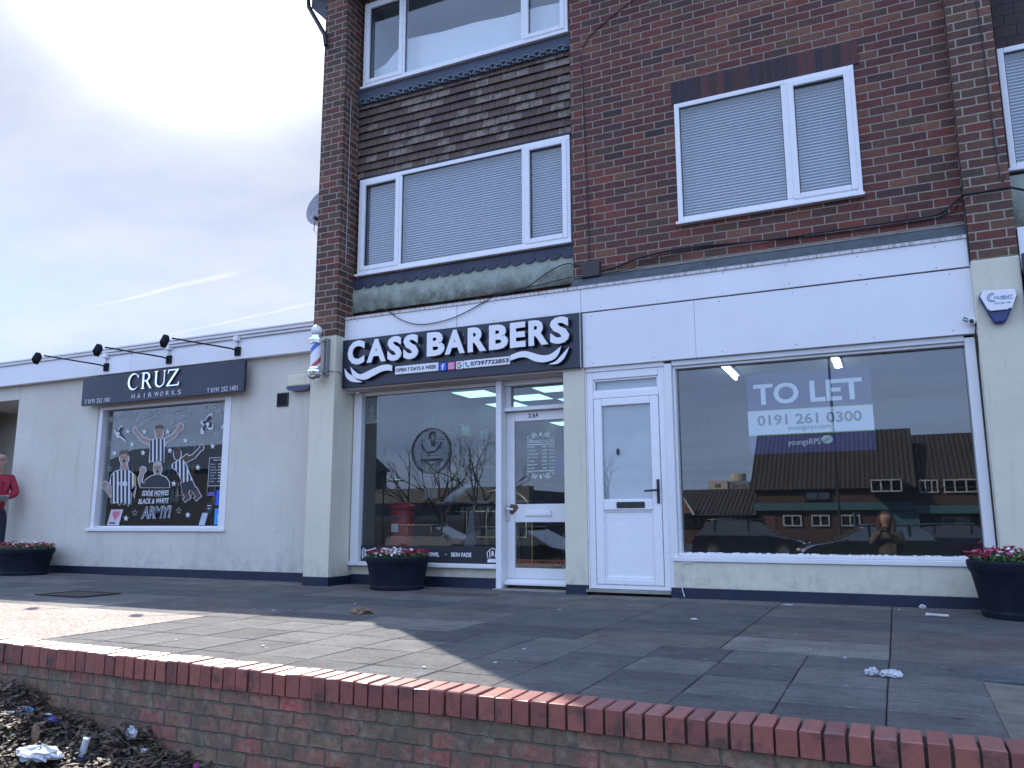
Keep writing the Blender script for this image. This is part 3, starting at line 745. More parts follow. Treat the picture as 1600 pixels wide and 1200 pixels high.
g = MB(); g.box(-1.985+.02, -1.938, .010, .0215, .835, 1.055); g.tube([(-1.952,.012,.955), (-1.952,-.022,.955), (-1.965,-.03,.955), (-2.07,-.03,.948)], .009, 8); part(g, 'handle', M_blackplastic, d2o, smooth=True)
g = MB(); g.prism(arc(-2.337, 1.323, .015, .034, 0, 360, 12)[:-1], .038, .0445); part(g, 'black_sticker', M_blackplastic, d2o)
g = MB(); g.box(-2.485, -2.010, .074, .078, .10, 1.80); part(g, 'frosted_film', paint('pale_film', (.42,.46,.50), .6), d2o)
g = MB(); g.box(-2.55, -1.95, .09, .094, 1.90, 2.03); part(g, 'frosted_film', paint('pale_film', (.42,.46,.50), .6))

# ---- big window of the empty shop
sw = MB(); sw.box(-1.768, .612, .110, .116, .392, 2.082); swo2 = part(sw, 'shop_window', M_glass_dark)
f = MB(); f.box(-1.7895, -1.762, .045, .13, .39, 2.10); f.box(.606, .680, .012, .13, .315, 2.128); f.box(-1.762, .606, .045, .13, 2.075, 2.10); f.box(-1.7895, .6055, .020, .13, 2.1005, 2.149)
part(f, 'frame', M_white, swo2, bevel=.005)
f = MB(); f.box(-1.83, .6055, -.014, .13, .318, .362); f.box(-1.7895, .6055, .012, .13, .3625, .3915); part(f, 'sill', M_white, swo2, bevel=.007)
random.seed(14)
f = MB()
for i in range(70):
    x = random.uniform(-1.76, .60); f.ball((x, .108, .393), random.uniform(.003, .007), 6, sx=random.uniform(1, 4), sy=.4)
part(f, 'putty', M_white, swo2)

# ---- upstairs windows
def casement(x0, x1, z0, z1, y, lights, sill=True, blind='full'):
    """lights: list of (x0, x1, opening)"""
    m = MB(); m.ring(x0, x1, z0, z1, y, y+.07, .048)
    for i in range(len(lights)-1):
        xa = lights[i][1]; xb = lights[i+1][0]; m.box(xa, xb, y, y+.07, z0+.0485, z1-.0485)
    fo = part(m, 'window', M_upvc, bevel=.006)
    if sill:
        s = MB(); s.box(x0-.02, x1+.012, y-.028, y+.05, z0-.028, z0-.0005); part(s, 'sill', M_upvc, fo, bevel=.004)
    for i, (a, b, op) in enumerate(lights):
        zb, zt = z0+.048, z1-.048
        if i == 0: a = x0+.048
        if i == len(lights)-1: b = x1-.048
        if op:
            q = MB(); q.ring(a-.012, b+.012, zb-.012, zt+.012, y-.012, y+.028, .052); part(q, 'sash', M_upvc, fo, bevel=.007)
            a += .040; b -= .040; zb += .040; zt -= .040
            g0 = MB(); g0.ring(a-.001, b+.001, zb-.001, zt+.001, y-.004, y+.02, .006)
        g = MB(); g.box(a+.001, b-.001, y+.03, y+.036, zb+.001, zt-.001); part(g, 'pane', M_glass_up, fo)
        q = MB(); q.ring(a-.002, b+.002, zb-.002, zt+.002, y+.018, y+.029, .008); part(q, 'gasket', M_blackplastic, fo)
        if blind:
            s = MB(); k = 0; zz = zt-.02
            lo = zb-.03
            while zz > lo:
                al = .55 if blind == 'full' else .9
                s.add([(a-.02, y+.100, zz+.0105), (b+.02, y+.100, zz+.0105), (b+.02, y+.083, zz-.0095), (a-.02, y+.083, zz-.0095)], [(3,2,1,0)])
                s.add([(a-.02, y+.1004, zz+.0113), (b+.02, y+.1004, zz+.0113), (b+.02, y+.0834, zz-.0087), (a-.02, y+.0834, zz-.0087)], [(0,1,2,3)])
                zz -= .029
            for t_ in ((.5,) if b-a < .6 else (.33, .67) if b-a > 1.2 else (.5, )):
                xx = a+(b-a)*t_; s.tube([(xx, y+.08, zb), (xx, y+.08, zt)], .0015, 4)
            part(s, 'blind', M_blind, fo)
    r = MB(); r.add([(x0,y+.8,z0),(x1,y+.8,z0),(x1,y+.8,z1),(x0,y+.8,z1),(x0,y+.072,z0),(x1,y+.072,z0),(x1,y+.072,z1),(x0,y+.072,z1)], [(0,1,2,3),(4,5,1,0),(3,2,6,7),(0,3,7,4),(5,6,2,1)])
    part(r, 'room_recess', M_roomlight, fo)
    return fo
casement(-1.672, -.045, 3.495, 4.712, .028, [(-1.62, -.672, False), (-.600, -.1, True)])
casement(-5.458, -2.792, 3.508, 4.672, .085, [(-5.41, -4.905, True), (-4.862, -3.345, False), (-3.292, -2.84, True)])
ww = casement(-5.458, -2.792, 5.862, 6.98, .085, [(-5.41, -4.905, True), (-4.862, -3.345, False), (-3.292, -2.84, True)], blind=None)
hz = [at(p_, 60-(p_-640)*.245+(2 if i_ % 2 else 0), .26)[1] for i_, p_ in enumerate((640, 690, 740, 790, 840, 888))]; hx_ = [at(p_, 50, .26)[0] for p_ in (640, 690, 740, 790, 840, 888)]
q = MB(); q.prism([(-5.42,5.88), (-2.83,5.88), (-2.83,hz[-1])]+[(a, c) for a, c in zip(hx_[::-1], hz[::-1])]+[(-5.0,hz[0]-.03), (-5.25,hz[0]-.25), (-5.42,hz[0]-.3)], .26, .262); part(q, 'net_curtain', M_letter, ww)
q = MB(); q.box(-5.0, -4.94, .24, .25, 6.25, 6.40); part(q, 'light_switch', M_letter, ww)
casement(1.062, 3.898, 3.522, 4.598, .10, [(1.11, 1.9, False), (1.95, 3.85, False)])
casement(1.062, 3.898, 5.80, 6.8, .10, [(1.11, 1.9, False), (1.95, 3.85, False)])

# ---- shop interiors
def room(x0, x1, y0, y1, z0, z1, wall, ceil, floor):
    r = MB(); r.add([(x0,y0,z0),(x1,y0,z0),(x1,y1,z0),(x0,y1,z0),(x0,y0,z1),(x1,y0,z1),(x1,y1,z1),(x0,y1,z1)], [(0,4,7,3),(3,7,6,2),(2,6,5,1)]); part(r, 'room_wall', wall)
    r = MB(); r.box(x0, x1, y0, y1, z1, z1+.02); part(r, 'ceiling', ceil)
    r = MB(); r.box(x0, x1, y0, y1, z0-.02, z0); part(r, 'room_floor', floor)
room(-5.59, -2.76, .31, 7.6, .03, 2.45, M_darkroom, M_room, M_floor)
room(-2.74, 1.8, .32, 6.5, .06, 2.56, paint('let_room_wall', (.16,.18,.21), .8, var=.1), M_room, M_floor)
# ------------------------------------------------------------------ barber sign
sg = thing('shop_sign', 'black fascia sign with raised white CASS BARBERS lettering', 'shop sign', (-4.09, -.03, 2.15))
m = MB(); m.box(-5.515, -2.664, -.055, -.0225, 2.152, 2.700); m.build('board', M_black, sg, bevel=.002, seg=1)
m = MB(); m.box(-2.6635, -2.658, -.058, -.0228, 2.150, 2.702); m.build('edge_strip', M_letteredge, sg)
def raised(txt, x0, x1, z0, z1, bold=.03):
    a = MB(); text(a, txt, x0, x1, z0, z1, -.118, .008, bold=bold); a.build('lettering', M_letter, sg)
    a = MB(); text(a, txt, x0+.006, x1-.006, z0+.004, z1-.004, -.1095, .05, bold=bold); a.build('letter_return', M_black, sg)
    a = MB(); text(a, txt, x0-.003, x1+.003, z0-.003, z1+.003, -.1096, .006, bold=bold); a.build('letter_trim', M_letteredge, sg)
CAP = [('C', -5.400, -5.176), ('A', -5.142, -4.894), ('S', -4.872, -4.690), ('S', -4.668, -4.478), ('B', -4.371, -4.156), ('A', -4.150, -3.915), ('R', -3.878, -3.662), ('B', -3.630, -3.416), ('E', -3.392, -3.222), ('R', -3.187, -2.975), ('S', -2.955, -2.752)]
for ch, a, c in CAP: raised(ch, a, c, 2.393 if ch in 'CS' else 2.40, 2.664 if ch in 'CS' else 2.657, bold=.045)
# swooshes
def swoosh(pts):
    a = MB(); a.prism(pts, -.112, -.104); a.build('swoosh', M_letter, sg)
    cx = sum(p[0] for p in pts)/len(pts)
    a = MB(); a.prism([(p[0], p[1]) for p in pts], -.1035, -.056); a.build('swoosh_return', M_black, sg)
def curve_band(top, bot): return top+bot[::-1]
def cr(pts, n=6):
    o = []
    for i in range(len(pts)-1):
        p0 = pts[max(i-1, 0)]; p1 = pts[i]; p2 = pts[i+1]; p3 = pts[min(i+2, len(pts)-1)]
        for k in range(n):
            t_ = k/n
            o.append(tuple(.5*((2*p1[j])+(-p0[j]+p2[j])*t_+(2*p0[j]-5*p1[j]+4*p2[j]-p3[j])*t_*t_+(-p0[j]+3*p1[j]-3*p2[j]+p3[j])*t_**3) for j in (0, 1)))
    return o+[pts[-1]]
swoosh(curve_band(cr([(-5.364,2.375), (-5.30,2.320), (-5.224,2.281), (-5.10,2.315), (-4.96,2.355), (-4.86,2.358), (-4.81,2.342)]), cr([(-5.364,2.375), (-5.33,2.28), (-5.27,2.235), (-5.159,2.215), (-5.06,2.245), (-4.95,2.285), (-4.87,2.293), (-4.81,2.282)])[1:]))
swoosh(curve_band(cr([(-5.442,2.365), (-5.40,2.315), (-5.355,2.285), (-5.325,2.272)]), cr([(-5.442,2.365), (-5.42,2.27), (-5.36,2.215), (-5.28,2.195), (-5.20,2.193), (-5.27,2.222), (-5.325,2.268)])[1:]))
swoosh(curve_band(cr([(-3.392,2.325), (-3.30,2.350), (-3.21,2.350), (-3.05,2.296), (-2.95,2.30), (-2.840,2.368)]), cr([(-3.392,2.270), (-3.30,2.292), (-3.219,2.288), (-3.12,2.240), (-3.03,2.222), (-2.925,2.240), (-2.87,2.29), (-2.841,2.364)])))
swoosh(curve_band(cr([(-2.975,2.198), (-2.90,2.222), (-2.855,2.262), (-2.759,2.350)]), cr([(-2.975,2.196), (-2.88,2.196), (-2.81,2.245), (-2.759,2.346)])[1:]))
m = MB(); m.box(-4.793, -4.250, -.082, -.0555, 2.243, 2.336); m.build('contact_panel', M_letter, sg, bevel=.008)
m = MB(); m.box(-3.945, -3.410, -.082, -.0555, 2.240, 2.326); m.build('contact_panel', M_letter, sg, bevel=.008)
m = MB(); text(m, 'OPEN 7 DAYS A WEEK', -4.772, -4.268, 2.270, 2.311, -.085, .002, bold=.02); text(m, '07397722853', -3.862, -3.425, 2.262, 2.306, -.085, .002, bold=.03); m.build('black_lettering', M_black, sg)
m = MB(); m.prism([(-3.925,2.306), (-3.908,2.308), (-3.903,2.292), (-3.910,2.285), (-3.898,2.270), (-3.885,2.272), (-3.876,2.260), (-3.890,2.250), (-3.905,2.257), (-3.918,2.272), (-3.927,2.290)], -.085, -.083); m.build('phone_symbol', paint('teal_print', (.02,.35,.40), .5), sg)
def tile(name, x0, x1, z0, z1, mat):
    a = MB(); a.box(x0, x1, -.082, -.0555, z0, z1); a.build(name, mat, sg, bevel=.010, seg=3)
tile('social_icon', -4.237, -4.150, 2.238, 2.325, paint('icon_blue', (.03,.12,.62), .4))
tile('social_icon', -4.137, -4.050, 2.238, 2.325, paint('icon_pink', (.72,.16,.38), .4))
tile('social_icon', -4.037, -3.951, 2.238, 2.325, M_letter)
m = MB(); text(m, 'f', -4.207, -4.175, 2.244, 2.314, -.085, .002, bold=.03)
stroke(m, [(-4.118,2.257), (-4.069,2.257), (-4.069,2.306), (-4.118,2.306)], .006, -.085, -.083, closed=True); stroke(m, arc(-4.0935, 2.2815, .013, .013, 0, 360, 14)[:-1], .005, -.0856, -.083, closed=True); m.build('icon_mark', M_letter, sg)
for a0, a1, cc, nm in ((45, 150, (.70,.05,.03), 'r'), (150, 215, (.80,.50,.02), 'y'), (215, 315, (.03,.35,.08), 'g'), (315, 362, (.03,.13,.65), 'b')):
    m = MB(); stroke(m, arc(-3.994, 2.2815, .024, .026, a0, a1, 8), .012, -.085, -.083)
    if nm == 'b': m.box(-3.994, -3.9685, -.0853, -.083, 2.2765, 2.287)
    m.build('icon_mark', flat('print_'+nm, cc, .5), sg)
# sparkling bulbs round the letters
m = MB(); random.seed(8)
for ch, a, c in CAP:
    for i in range(9):
        q = random.uniform(0, 6.28); m.ball(((a+c)/2+(c-a)*.47*math.cos(q), -.100+random.uniform(0,.03), 2.528+.118*math.sin(q)), .0035, 6)
m.build('sparkle_bulbs', M_chrome, sg)

# decals on the barber's glass
GY = .2366
vb = thing('window_vinyl', 'round black shop emblem with bearded man and crossed razors on the barber window', 'window sticker', (-4.51, GY, 1.18))
def circ(cx, cz, r, rz=None, n=40): return arc(cx, cz, r, rz or r, 0, 360, n)[:-1]
M_vinylblack = flat('black_vinyl', (.012,.014,.02), .6)
t = NT('frosted_vinyl'); M_frost = t.out(t.n('ShaderNodeMixShader', {0: .10, 1: t.n('ShaderNodeBsdfTransparent').outputs[0], 2: t.n('ShaderNodeBsdfDiffuse', {0: c4((.10,.13,.16))}).outputs[0]}).outputs[0])
m = MB(); m.prism(circ(-4.512, 1.432, .236), GY-.001, GY); m.build('frosted_disc', M_frost, vb)
m = MB(); Y1 = GY-.0035; Y2 = GY-.0015
stroke(m, circ(-4.512, 1.432, .246), .010, Y1, Y2, closed=True); stroke(m, circ(-4.512, 1.432, .230), .005, Y1, Y2, closed=True)
# bearded head in profile
m.prism([(-4.545,1.565), (-4.548,1.605), (-4.530,1.638), (-4.498,1.648), (-4.470,1.640), (-4.468,1.618), (-4.505,1.612), (-4.522,1.590), (-4.520,1.560)], Y1, Y2)
m.prism([(-4.522,1.553), (-4.505,1.548), (-4.500,1.528), (-4.470,1.545), (-4.465,1.500), (-4.485,1.478), (-4.512,1.490)], Y1, Y2)
m.prism([(-4.487,1.596), (-4.470,1.600), (-4.468,1.590), (-4.486,1.587)], Y1, Y2)
stroke(m, [(-4.470,1.612), (-4.466,1.590), (-4.456,1.568), (-4.468,1.560), (-4.468,1.548)], .005, Y1-.0003, Y2)
stroke(m, cr([(-4.640,1.520), (-4.61,1.455), (-4.55,1.415), (-4.50,1.425)]), .020, Y1, Y2); stroke(m, cr([(-4.385,1.525), (-4.415,1.465), (-4.47,1.425), (-4.52,1.420)]), .018, Y1-.0004, Y2)
stroke(m, [(-4.66,1.545), (-4.61,1.555)], .008, Y1, Y2); stroke(m, [(-4.41,1.553), (-4.35,1.548)], .008, Y1, Y2)
stroke(m, circ(-4.545, 1.398, .016, n=12), .006, Y1-.0007, Y2, closed=True)
for a, c in ((-4.60, -4.435), ): stroke(m, [(a,1.378), (c+.03,1.380)], .004, Y1, Y2)
text(m, 'CASS BARBERS', -4.650, -4.372, 1.318, 1.350, Y1, .002, bold=.05)
stroke(m, cr([(-4.63,1.300), (-4.59,1.305), (-4.55,1.290), (-4.52,1.285)]), .005, Y1, Y2); stroke(m, cr([(-4.395,1.302), (-4.435,1.305), (-4.47,1.290), (-4.50,1.285)]), .005, Y1, Y2)
stroke(m, [(-4.535,1.23), (-4.51,1.262), (-4.487,1.292)], .004, Y1-.0003, Y2); stroke(m, [(-4.487,1.23), (-4.511,1.262), (-4.535,1.292)], .004, Y1-.0006, Y2)
m.build('emblem', M_vinylblack, vb)
vs_ = thing('window_vinyl', 'black strip along the foot of the barber window reading TOWEL - SKIN FADE', 'window sticker', (-4.54, GY, .246))
m = MB(); m.box(-5.4005, -3.6835, GY-.002, GY-.0005, .2455, .420); m.build('strip', M_vinylblack, vs_)
m = MB(); Y1 = GY-.0035; Y2 = GY-.0022
text(m, 'HOT', -4.70, -4.61, .308, .352, Y1, .001, bold=.02); text(m, 'TOWEL', -4.545, -4.395, .309, .353, Y1, .001, bold=.02); text(m, '-', -4.328, -4.300, .329, .333, Y1, .001); text(m, 'SKIN FADE', -4.252, -4.010, .311, .355, Y1, .001, bold=.02)
text(m, '-', -4.80, -4.77, .327, .331, Y1, .001); text(m, 'BEARD TRIM', -5.12, -4.86, .306, .350, Y1, .001, bold=.02)
m.build('white_lettering', M_letter, vs_)
m = MB()   # clipper and pole drawings at each end
stroke(m, [(-5.375,.27), (-5.385,.35), (-5.37,.39), (-5.345,.37), (-5.33,.30)], .008, Y1, Y2)
for i in range(4): stroke(m, [(-5.372,.29+.022*i), (-5.335,.31+.022*i)], .007, Y1-.0003*(i+1), Y2)
stroke(m, [(-5.33,.36), (-5.25,.375), (-5.20,.39)], .010, Y1-.002, Y2); stroke(m, [(-5.33,.27), (-5.28,.28), (-5.22,.34)], .010, Y1-.0025, Y2)
cx = -3.762
stroke(m, [(cx-.055,.30), (cx-.065,.36), (cx-.035,.385), (cx,.405), (cx+.035,.385), (cx+.065,.36), (cx+.055,.30)], .008, Y1, Y2)
stroke(m, [(cx-.03,.31), (cx-.035,.375)], .009, Y1, Y2); stroke(m, [(cx+.03,.31), (cx+.035,.375)], .009, Y1, Y2)
text(m, 'B', cx-.014, cx+.014, .325, .375, Y1, .001, bold=.04)
m.box(cx-.06, cx+.06, Y1, Y2, .262, .286); m.box(cx-.05, cx+.05, Y1, Y2, .288, .297)
m.build('crest', M_letter, vs_)

# ------------------------------------------------------------------ to-let board behind the glass
tl = thing('letting_sign', 'blue and white TO LET board with phone number behind the big shop window', 'letting sign', (-.62, .2, 1.265))
M_tl = flat('sign_blue', (.028,.032,.13), .5); M_tlw = flat('sign_white', (.68,.74,.76), .5); M_grn = flat('sign_green', (.45,.62,.12), .5); M_gr = flat('sign_grey', (.12,.15,.20), .5)
m = MB(); m.box(-1.146, -.108, .200, .206, 1.265, 1.993); m.build('board', M_tl, tl)
m = MB(); m.box(-1.146, -.108, .1965, .1995, 1.428, 1.656); m.build('green_edge', M_grn, tl)
m = MB(); m.box(-1.146, -.108, .193, .196, 1.435, 1.649); m.build('white_band', M_tlw, tl)
m = MB(); text(m, 'TO LET', -1.088, -.178, 1.706, 1.898, .194, .003, bold=.025); text(m, 'youngsRPS', -.815, -.545, 1.318, 1.385, .194, .003, bold=.0); m.build('white_lettering', flat('sign_lettering', (.80,.84,.86), .5), tl)
m = MB(); text(m, '0191 261 0300', -1.066, -.198, 1.517, 1.612, .190, .002, bold=.02); text(m, 'youngsrps.com', -.808, -.452, 1.455, 1.497, .190, .002, bold=.005); m.build('grey_lettering', M_gr, tl)
m = MB(); m.prism(circ(-.490, 1.372, .047, .036, 20), .195, .198); m.build('logo', M_tlw, tl)
m = MB(); stroke(m, [(-.53,1.36), (-.50,1.385), (-.47,1.39)], .010, .193, .1945); m.build('logo_stripe', M_grn, tl)
m = MB(); stroke(m, [(-.525,1.35), (-.48,1.372), (-.455,1.385)], .007, .191, .1925); m.build('logo_stripe', M_gr, tl)
# ceiling tubes in the empty shop
M_tube = emis('lit_tube', (.85,1.,.95), 4.)
def tubelight(x, y, a, label):
    o = thing('ceiling_light', label, 'ceiling light', (x, y, 2.50), a, 'strip lights in the empty shop')
    m = MB()
    m.v = []; 
    mm = MB(); mm.box(-.05, .05, -.6, .6, .03, .058)
    ob = mm.build('fitting', M_white); ob.parent = o
    mm = MB(); mm.tube([(0,-.58,.0), (0,.58,.0)], .022, 8); ob = mm.build('tube', M_tube, smooth=True); ob.parent = o
tubelight(-1.74, 2.72, .02, 'lit strip light left of the TO LET board behind the glass')
tubelight(-.50, 2.75, .0, 'lit strip light above the TO LET board behind the glass')

# ------------------------------------------------------------------ things inside the barber shop
M_led = emis('lit_panel', (.34,.66,.62), .8)
lab = ['largest lit ceiling panel at the top of the barber window', 'lit ceiling panel half hidden behind the door post of the barber shop', 'lit ceiling panel nearest the glass in the fanlight over door 23A', 'middle lit ceiling panel in the fanlight over door 23A', 'small lit ceiling panel at the right edge of the fanlight over door 23A', 'lit ceiling panel seen in the top of door 23A']
for (a, c, d, e), l in zip([(-5.47,-4.93,2.30,2.88), (-5.56,-5.02,3.50,4.08), (-4.30,-3.76,2.42,2.90), (-4.93,-4.39,2.95,3.50), (-4.37,-3.83,3.50,4.05), (-5.585,-5.08,6.10,6.70)], lab):
    o = thing('ceiling_panel_light', l, 'ceiling light', ((a+c)/2, (d+e)/2, 2.43), 0, 'lit square ceiling panels of the barber shop')
    m = MB(); m.box(a+.012, c-.012, d+.012, e-.012, 2.436, 2.440); m.build('diffuser', M_led, o)
    m = MB()
    for q in ((a, a+.0118, d, e), (c-.0118, c, d, e), (a+.012, c-.012, d, d+.0118), (a+.012, c-.012, e-.0118, e)): m.box(q[0], q[1], q[2], q[3], 2.434, 2.449)
    m.build('frame', M_white, o)
o = thing('pillar_box', 'red pillar box standing behind the barber window', 'post box', (-5.40, 1.05, .03))
M_red = paint('red_enamel', (.42,.015,.03), .3, var=.1)
m = MB(); m.lathe([(.155,.03), (.165,.04), (.165,.10), (.145,.12), (.145,.80), (.16,.82), (.175,.835), (.178,.86), (.15,.885), (.08,.905), (.001,.912)], (-5.40,1.05,0), 28); m.build('body', M_red, o, smooth=True)
m = MB(); m.box(-5.46, -5.34, .893, .906, .70, .725); m.build('slot', M_blackplastic, o); m = MB(); m.box(-5.45, -5.35, .895, .904, .55, .65); m.build('notice_plate', M_letter, o)
def chair_(x, y, rz, lb):
    o = thing('barber_chair', lb, 'barber chair', (x, y, .03), rz, 'black barber chairs')
    m = MB(); m.box(-.26, .26, -.25, .25, .48, .60); a = m.build('seat', M_blackplastic, bevel=.03); a.parent = o
    m = MB(); m.box(-.24, .24, .22, .32, .58, 1.18); a = m.build('backrest', M_blackplastic, bevel=.04); a.parent = o
    m = MB(); m.box(-.14, .14, .22, .30, 1.20, 1.36); a = m.build('headrest', M_blackplastic, bevel=.03); a.parent = o
    for s in (-1, 1):
        m = MB(); m.tube([(s*.28,-.2,.60), (s*.29,-.2,.76), (s*.29,.2,.78), (s*.28,.25,.62)], .022, 8); a = m.build('armrest', M_chrome, smooth=True); a.parent = o
    m = MB(); m.lathe([(.28,0), (.28,.03), (.10,.06), (.05,.10), (.05,.48)], n=20); a = m.build('pedestal', M_chrome, smooth=True); a.parent = o
    m = MB(); m.box(-.18, .18, -.58, -.34, .16, .19); a = m.build('footrest', M_chrome, bevel=.01); a.parent = o
chair_(-4.75, 2.0, .5, 'black barber chair nearest the pillar box behind the window'); chair_(-4.2, 3.3, .5, 'black barber chair further back in the middle of the barber shop'); chair_(-4.6, 4.9, .5, 'black barber chair deepest inside the barber shop')
o = thing('luggage_trolley', 'brass arched luggage trolley hung with towels behind the barber window', 'trolley', (-4.15, 1.25, .03))
m = MB()
for dy in (-.18, .18): m.tube([(-4.45,1.25+dy,.2)]+[(-4.15-.30*math.cos(R(a)), 1.25+dy, .72+.30*math.sin(R(a))) for a in range(0, 181, 15)]+[(-3.85,1.25+dy,.2)], .014, 8)
m.build('hoop', M_brass, o, smooth=True)
m = MB(); m.box(-4.47, -3.83, 1.02, 1.48, .14, .20); m.build('deck', flat('deck_carpet', (.05,.015,.015), .9), o, bevel=.01)
for s in (-4.4, -3.9):
    m = MB(); m.tube([(s,1.10,.085), (s,1.14,.085)], .055, 14); m.build('wheel', M_blackplastic, o)
o = thing('towel', 'pale towel hanging on the brass trolley in the barber shop', 'towel', (-4.40, 1.05, .35))
m = MB(); m.add([(-4.47,1.04,.76), (-4.42,1.04,.80), (-4.38,1.02,.42), (-4.44,1.0,.34), (-4.53,1.03,.40), (-4.47,1.06,.76), (-4.42,1.06,.80), (-4.38,1.05,.42), (-4.44,1.03,.34), (-4.53,1.06,.40)], [(0,4,3,2,1),(5,6,7,8,9),(0,1,6,5),(1,2,7,6),(2,3,8,7),(3,4,9,8),(4,0,5,9)]); m.build('cloth', flat('towel_cloth', (.14,.15,.17), .9), o)
o = thing('plastic_bag', 'crumpled clear bag lying on the counter of the barber shop', 'bag', (-4.75, 1.2, .95))
m = MB(); m.ball((-4.74,1.25,.99), .12, 10, sx=1.7, sy=.8, sz=.55, M=Matrix.Rotation(-.5, 3, 'Y')); m.build('bag_body', flat('bag', (.45,.52,.56), .3), o, smooth=True)
o = thing('counter', 'long black counter with drawers along the barber shop window', 'counter', (-4.9, 1.5, .03))
m = MB(); m.box(-5.15, -3.9, 1.50, 1.9, .03, .88); m.build('carcase', M_blackplastic, o, bevel=.01)
for k in range(3):
    m = MB(); m.ring(-5.10+.40*k, -4.74+.40*k, .48, .80, 1.48, 1.499, .014); m.build('drawer_trim', M_brass, o)
m = MB(); m.box(-5.17, -3.88, 1.46, 1.92, .8805, .915); m.build('worktop', paint('pale_worktop', (.3,.3,.3), .3), o, bevel=.005)
# shelves with bottles on the left wall
sh = thing('wall_shelf', 'tall shelf unit on the side wall of the barber shop', 'shelf', (-5.5, 2.4, .9))
m = MB()
for z in (.95, 1.25, 1.55, 1.85): m.box(-5.585, -5.38, 1.5, 4.6, z, z+.02)
m.build('shelf_board', paint('shelf_glass', (.12,.14,.16), .2), sh)
m = MB()
for y in (1.5, 2.5, 3.5, 4.58): m.box(-5.586, -5.39, y-.012, y, .80, 2.0)
m.build('upright', M_blackplastic, sh)
random.seed(31); bt = {}
M_bot = [flat('bottle_%s' % n_, c_, .25) for n_, c_ in (('white', (.6,.66,.68)), ('amber', (.42,.20,.06)), ('teal', (.10,.38,.38)), ('yellow', (.48,.45,.15)), ('blue', (.12,.22,.40)))]
zn = {.97: 'bottom', 1.27: 'second', 1.57: 'third', 1.87: 'top'}
cl = ['white', 'amber', 'teal', 'yellow', 'blue']
proto = {}
for k, mt in enumerate(M_bot):
    o = thing('bottle', 'x', 'bottle')
    m = MB(); m.lathe([(.026,0), (.028,.01), (.028,.10), (.012,.125), (.011,.14)], n=12); a = m.build('bottle_body', mt, smooth=True); a.parent = o
    m = MB(); m.lathe([(.013,.14), (.013,.165)], n=10); a = m.build('cap', M_blackplastic); a.parent = o
    proto[k] = [o, False]
for z in (.97, 1.27, 1.57, 1.87):
    for blk in range(4):
        k = random.randrange(5); y0 = 1.62+blk*.76+random.uniform(0, .15)
        for j in range(random.choice([3, 4, 5])):
            o = proto[k][0] if not proto[k][1] else copy_tree(proto[k][0]); proto[k][1] = True
            o.location = (-5.47, y0+.08*j, z); s_ = random.uniform(.9, 1.25); o.scale = (1, 1, s_)
            o['group'] = '%s bottles on the barber shelf unit' % cl[k]
            o['label'] = '%s bottle standing on the side wall shelves of the barber shop' % cl[k]
for k in proto:
    if not proto[k][1]:
        for ch in list(proto[k][0].children): bpy.data.objects.remove(ch)
        bpy.data.objects.remove(proto[k][0])
o = thing('framed_picture', 'framed portrait print in the top left corner of the barber window', 'picture', (-5.46, .30, 1.76))
m = MB(); m.box(-5.40, -5.24, .262, .270, 1.78, 2.07); m.build('frame', paint('pale_frame', (.35,.37,.38), .5), o)
m = MB(); m.box(-5.385, -5.255, .258, .2615, 1.80, 2.055); m.build('print', paint('print_grey', (.16,.17,.19), .6, var=.4, scale=8), o)
m = MB(); m.prism(circ(-5.32, 1.94, .035, .052, 16), .255, .2575); m.prism([(-5.375,1.805), (-5.265,1.805), (-5.285,1.87), (-5.32,1.885), (-5.355,1.87)], .255, .2575); m.build('portrait', flat('portrait', (.30,.25,.22), .6), o)
o = thing('wall_mirror', 'tall mirror on the back wall of the barber shop', 'mirror', (-4.2, 7.55, .9))
m = MB(); m.box(-5.3, -3.2, 7.53, 7.58, .95, 1.9); m.build('mirror_glass', M_chrome, o)
o = thing('blue_poster', 'small blue poster seen through the glass of door 23A', 'poster', (-3.35, 1.5, 1.0))
m = MB(); m.box(-3.62, -3.40, 1.6, 1.61, 1.22, 1.48); m.build('sheet', flat('poster_blue', (.08,.12,.55), .5), o)
# ------------------------------------------------------------------ single-storey salon building
sb_ = thing('salon_building', 'pale single-storey building with white fascia and hair salon window', 'building', (-9, .2, 0))
WY = .20
m = MB(); m.holes(-11.565, -5.86, .10, 2.665, WY, WY+.25, [(-9.835, -7.395, .565, 2.235)]); m.build('wall', M_grey, sb_)
m = MB(); m.box(-26, -11.57, WY+1.05, WY+1.3, .0, 2.665); m.box(-11.84, -11.58, WY+.3, WY+1.05, 0, 2.46) if False else None; m.box(-26, -13.2, WY, WY+.25, .1, 2.665); m.box(-13.195, -11.57, WY, WY+1.04, 2.465, 2.664); m.box(-11.72, -11.57, WY+.252, WY+1.045, .0, 2.463); m.build('porch_wall', M_grey, sb_)
m = MB(); m.box(-11.572, -5.87, WY-.012, WY+.2, -.01, .098); m.box(-26, -13.2, WY-.012, WY+.2, -.01, .098); m.build('plinth', M_plinth, sb_, bevel=.003, seg=1)
m = MB()
for a, c in ((-26, -17.5), (-17.495, -13.3), (-13.295, -9.14), (-9.136, -5.862)): m.box(a, c, .10, .46, 2.668, 2.965)
m.build('fascia', M_panel, sb_, bevel=.003, seg=1)
m = MB(); m.box(-26, -5.862, .075, .46, 2.968, 3.005); m.box(-26, -5.862, .06, .5, 3.0055, 3.03); m.build('roof_trim', M_white, sb_, bevel=.003, seg=1)
m = MB(); m.box(-26, -5.86, .46, 8, 2.75, 3.02); m.build('roof', M_lead, sb_)
m = MB(); m.box(-26, -25.8, .5, 8, 0, 2.74); m.box(-25.79, -5.87, 7.8, 8, 0, 2.74); m.build('back_wall', M_grey, sb_)
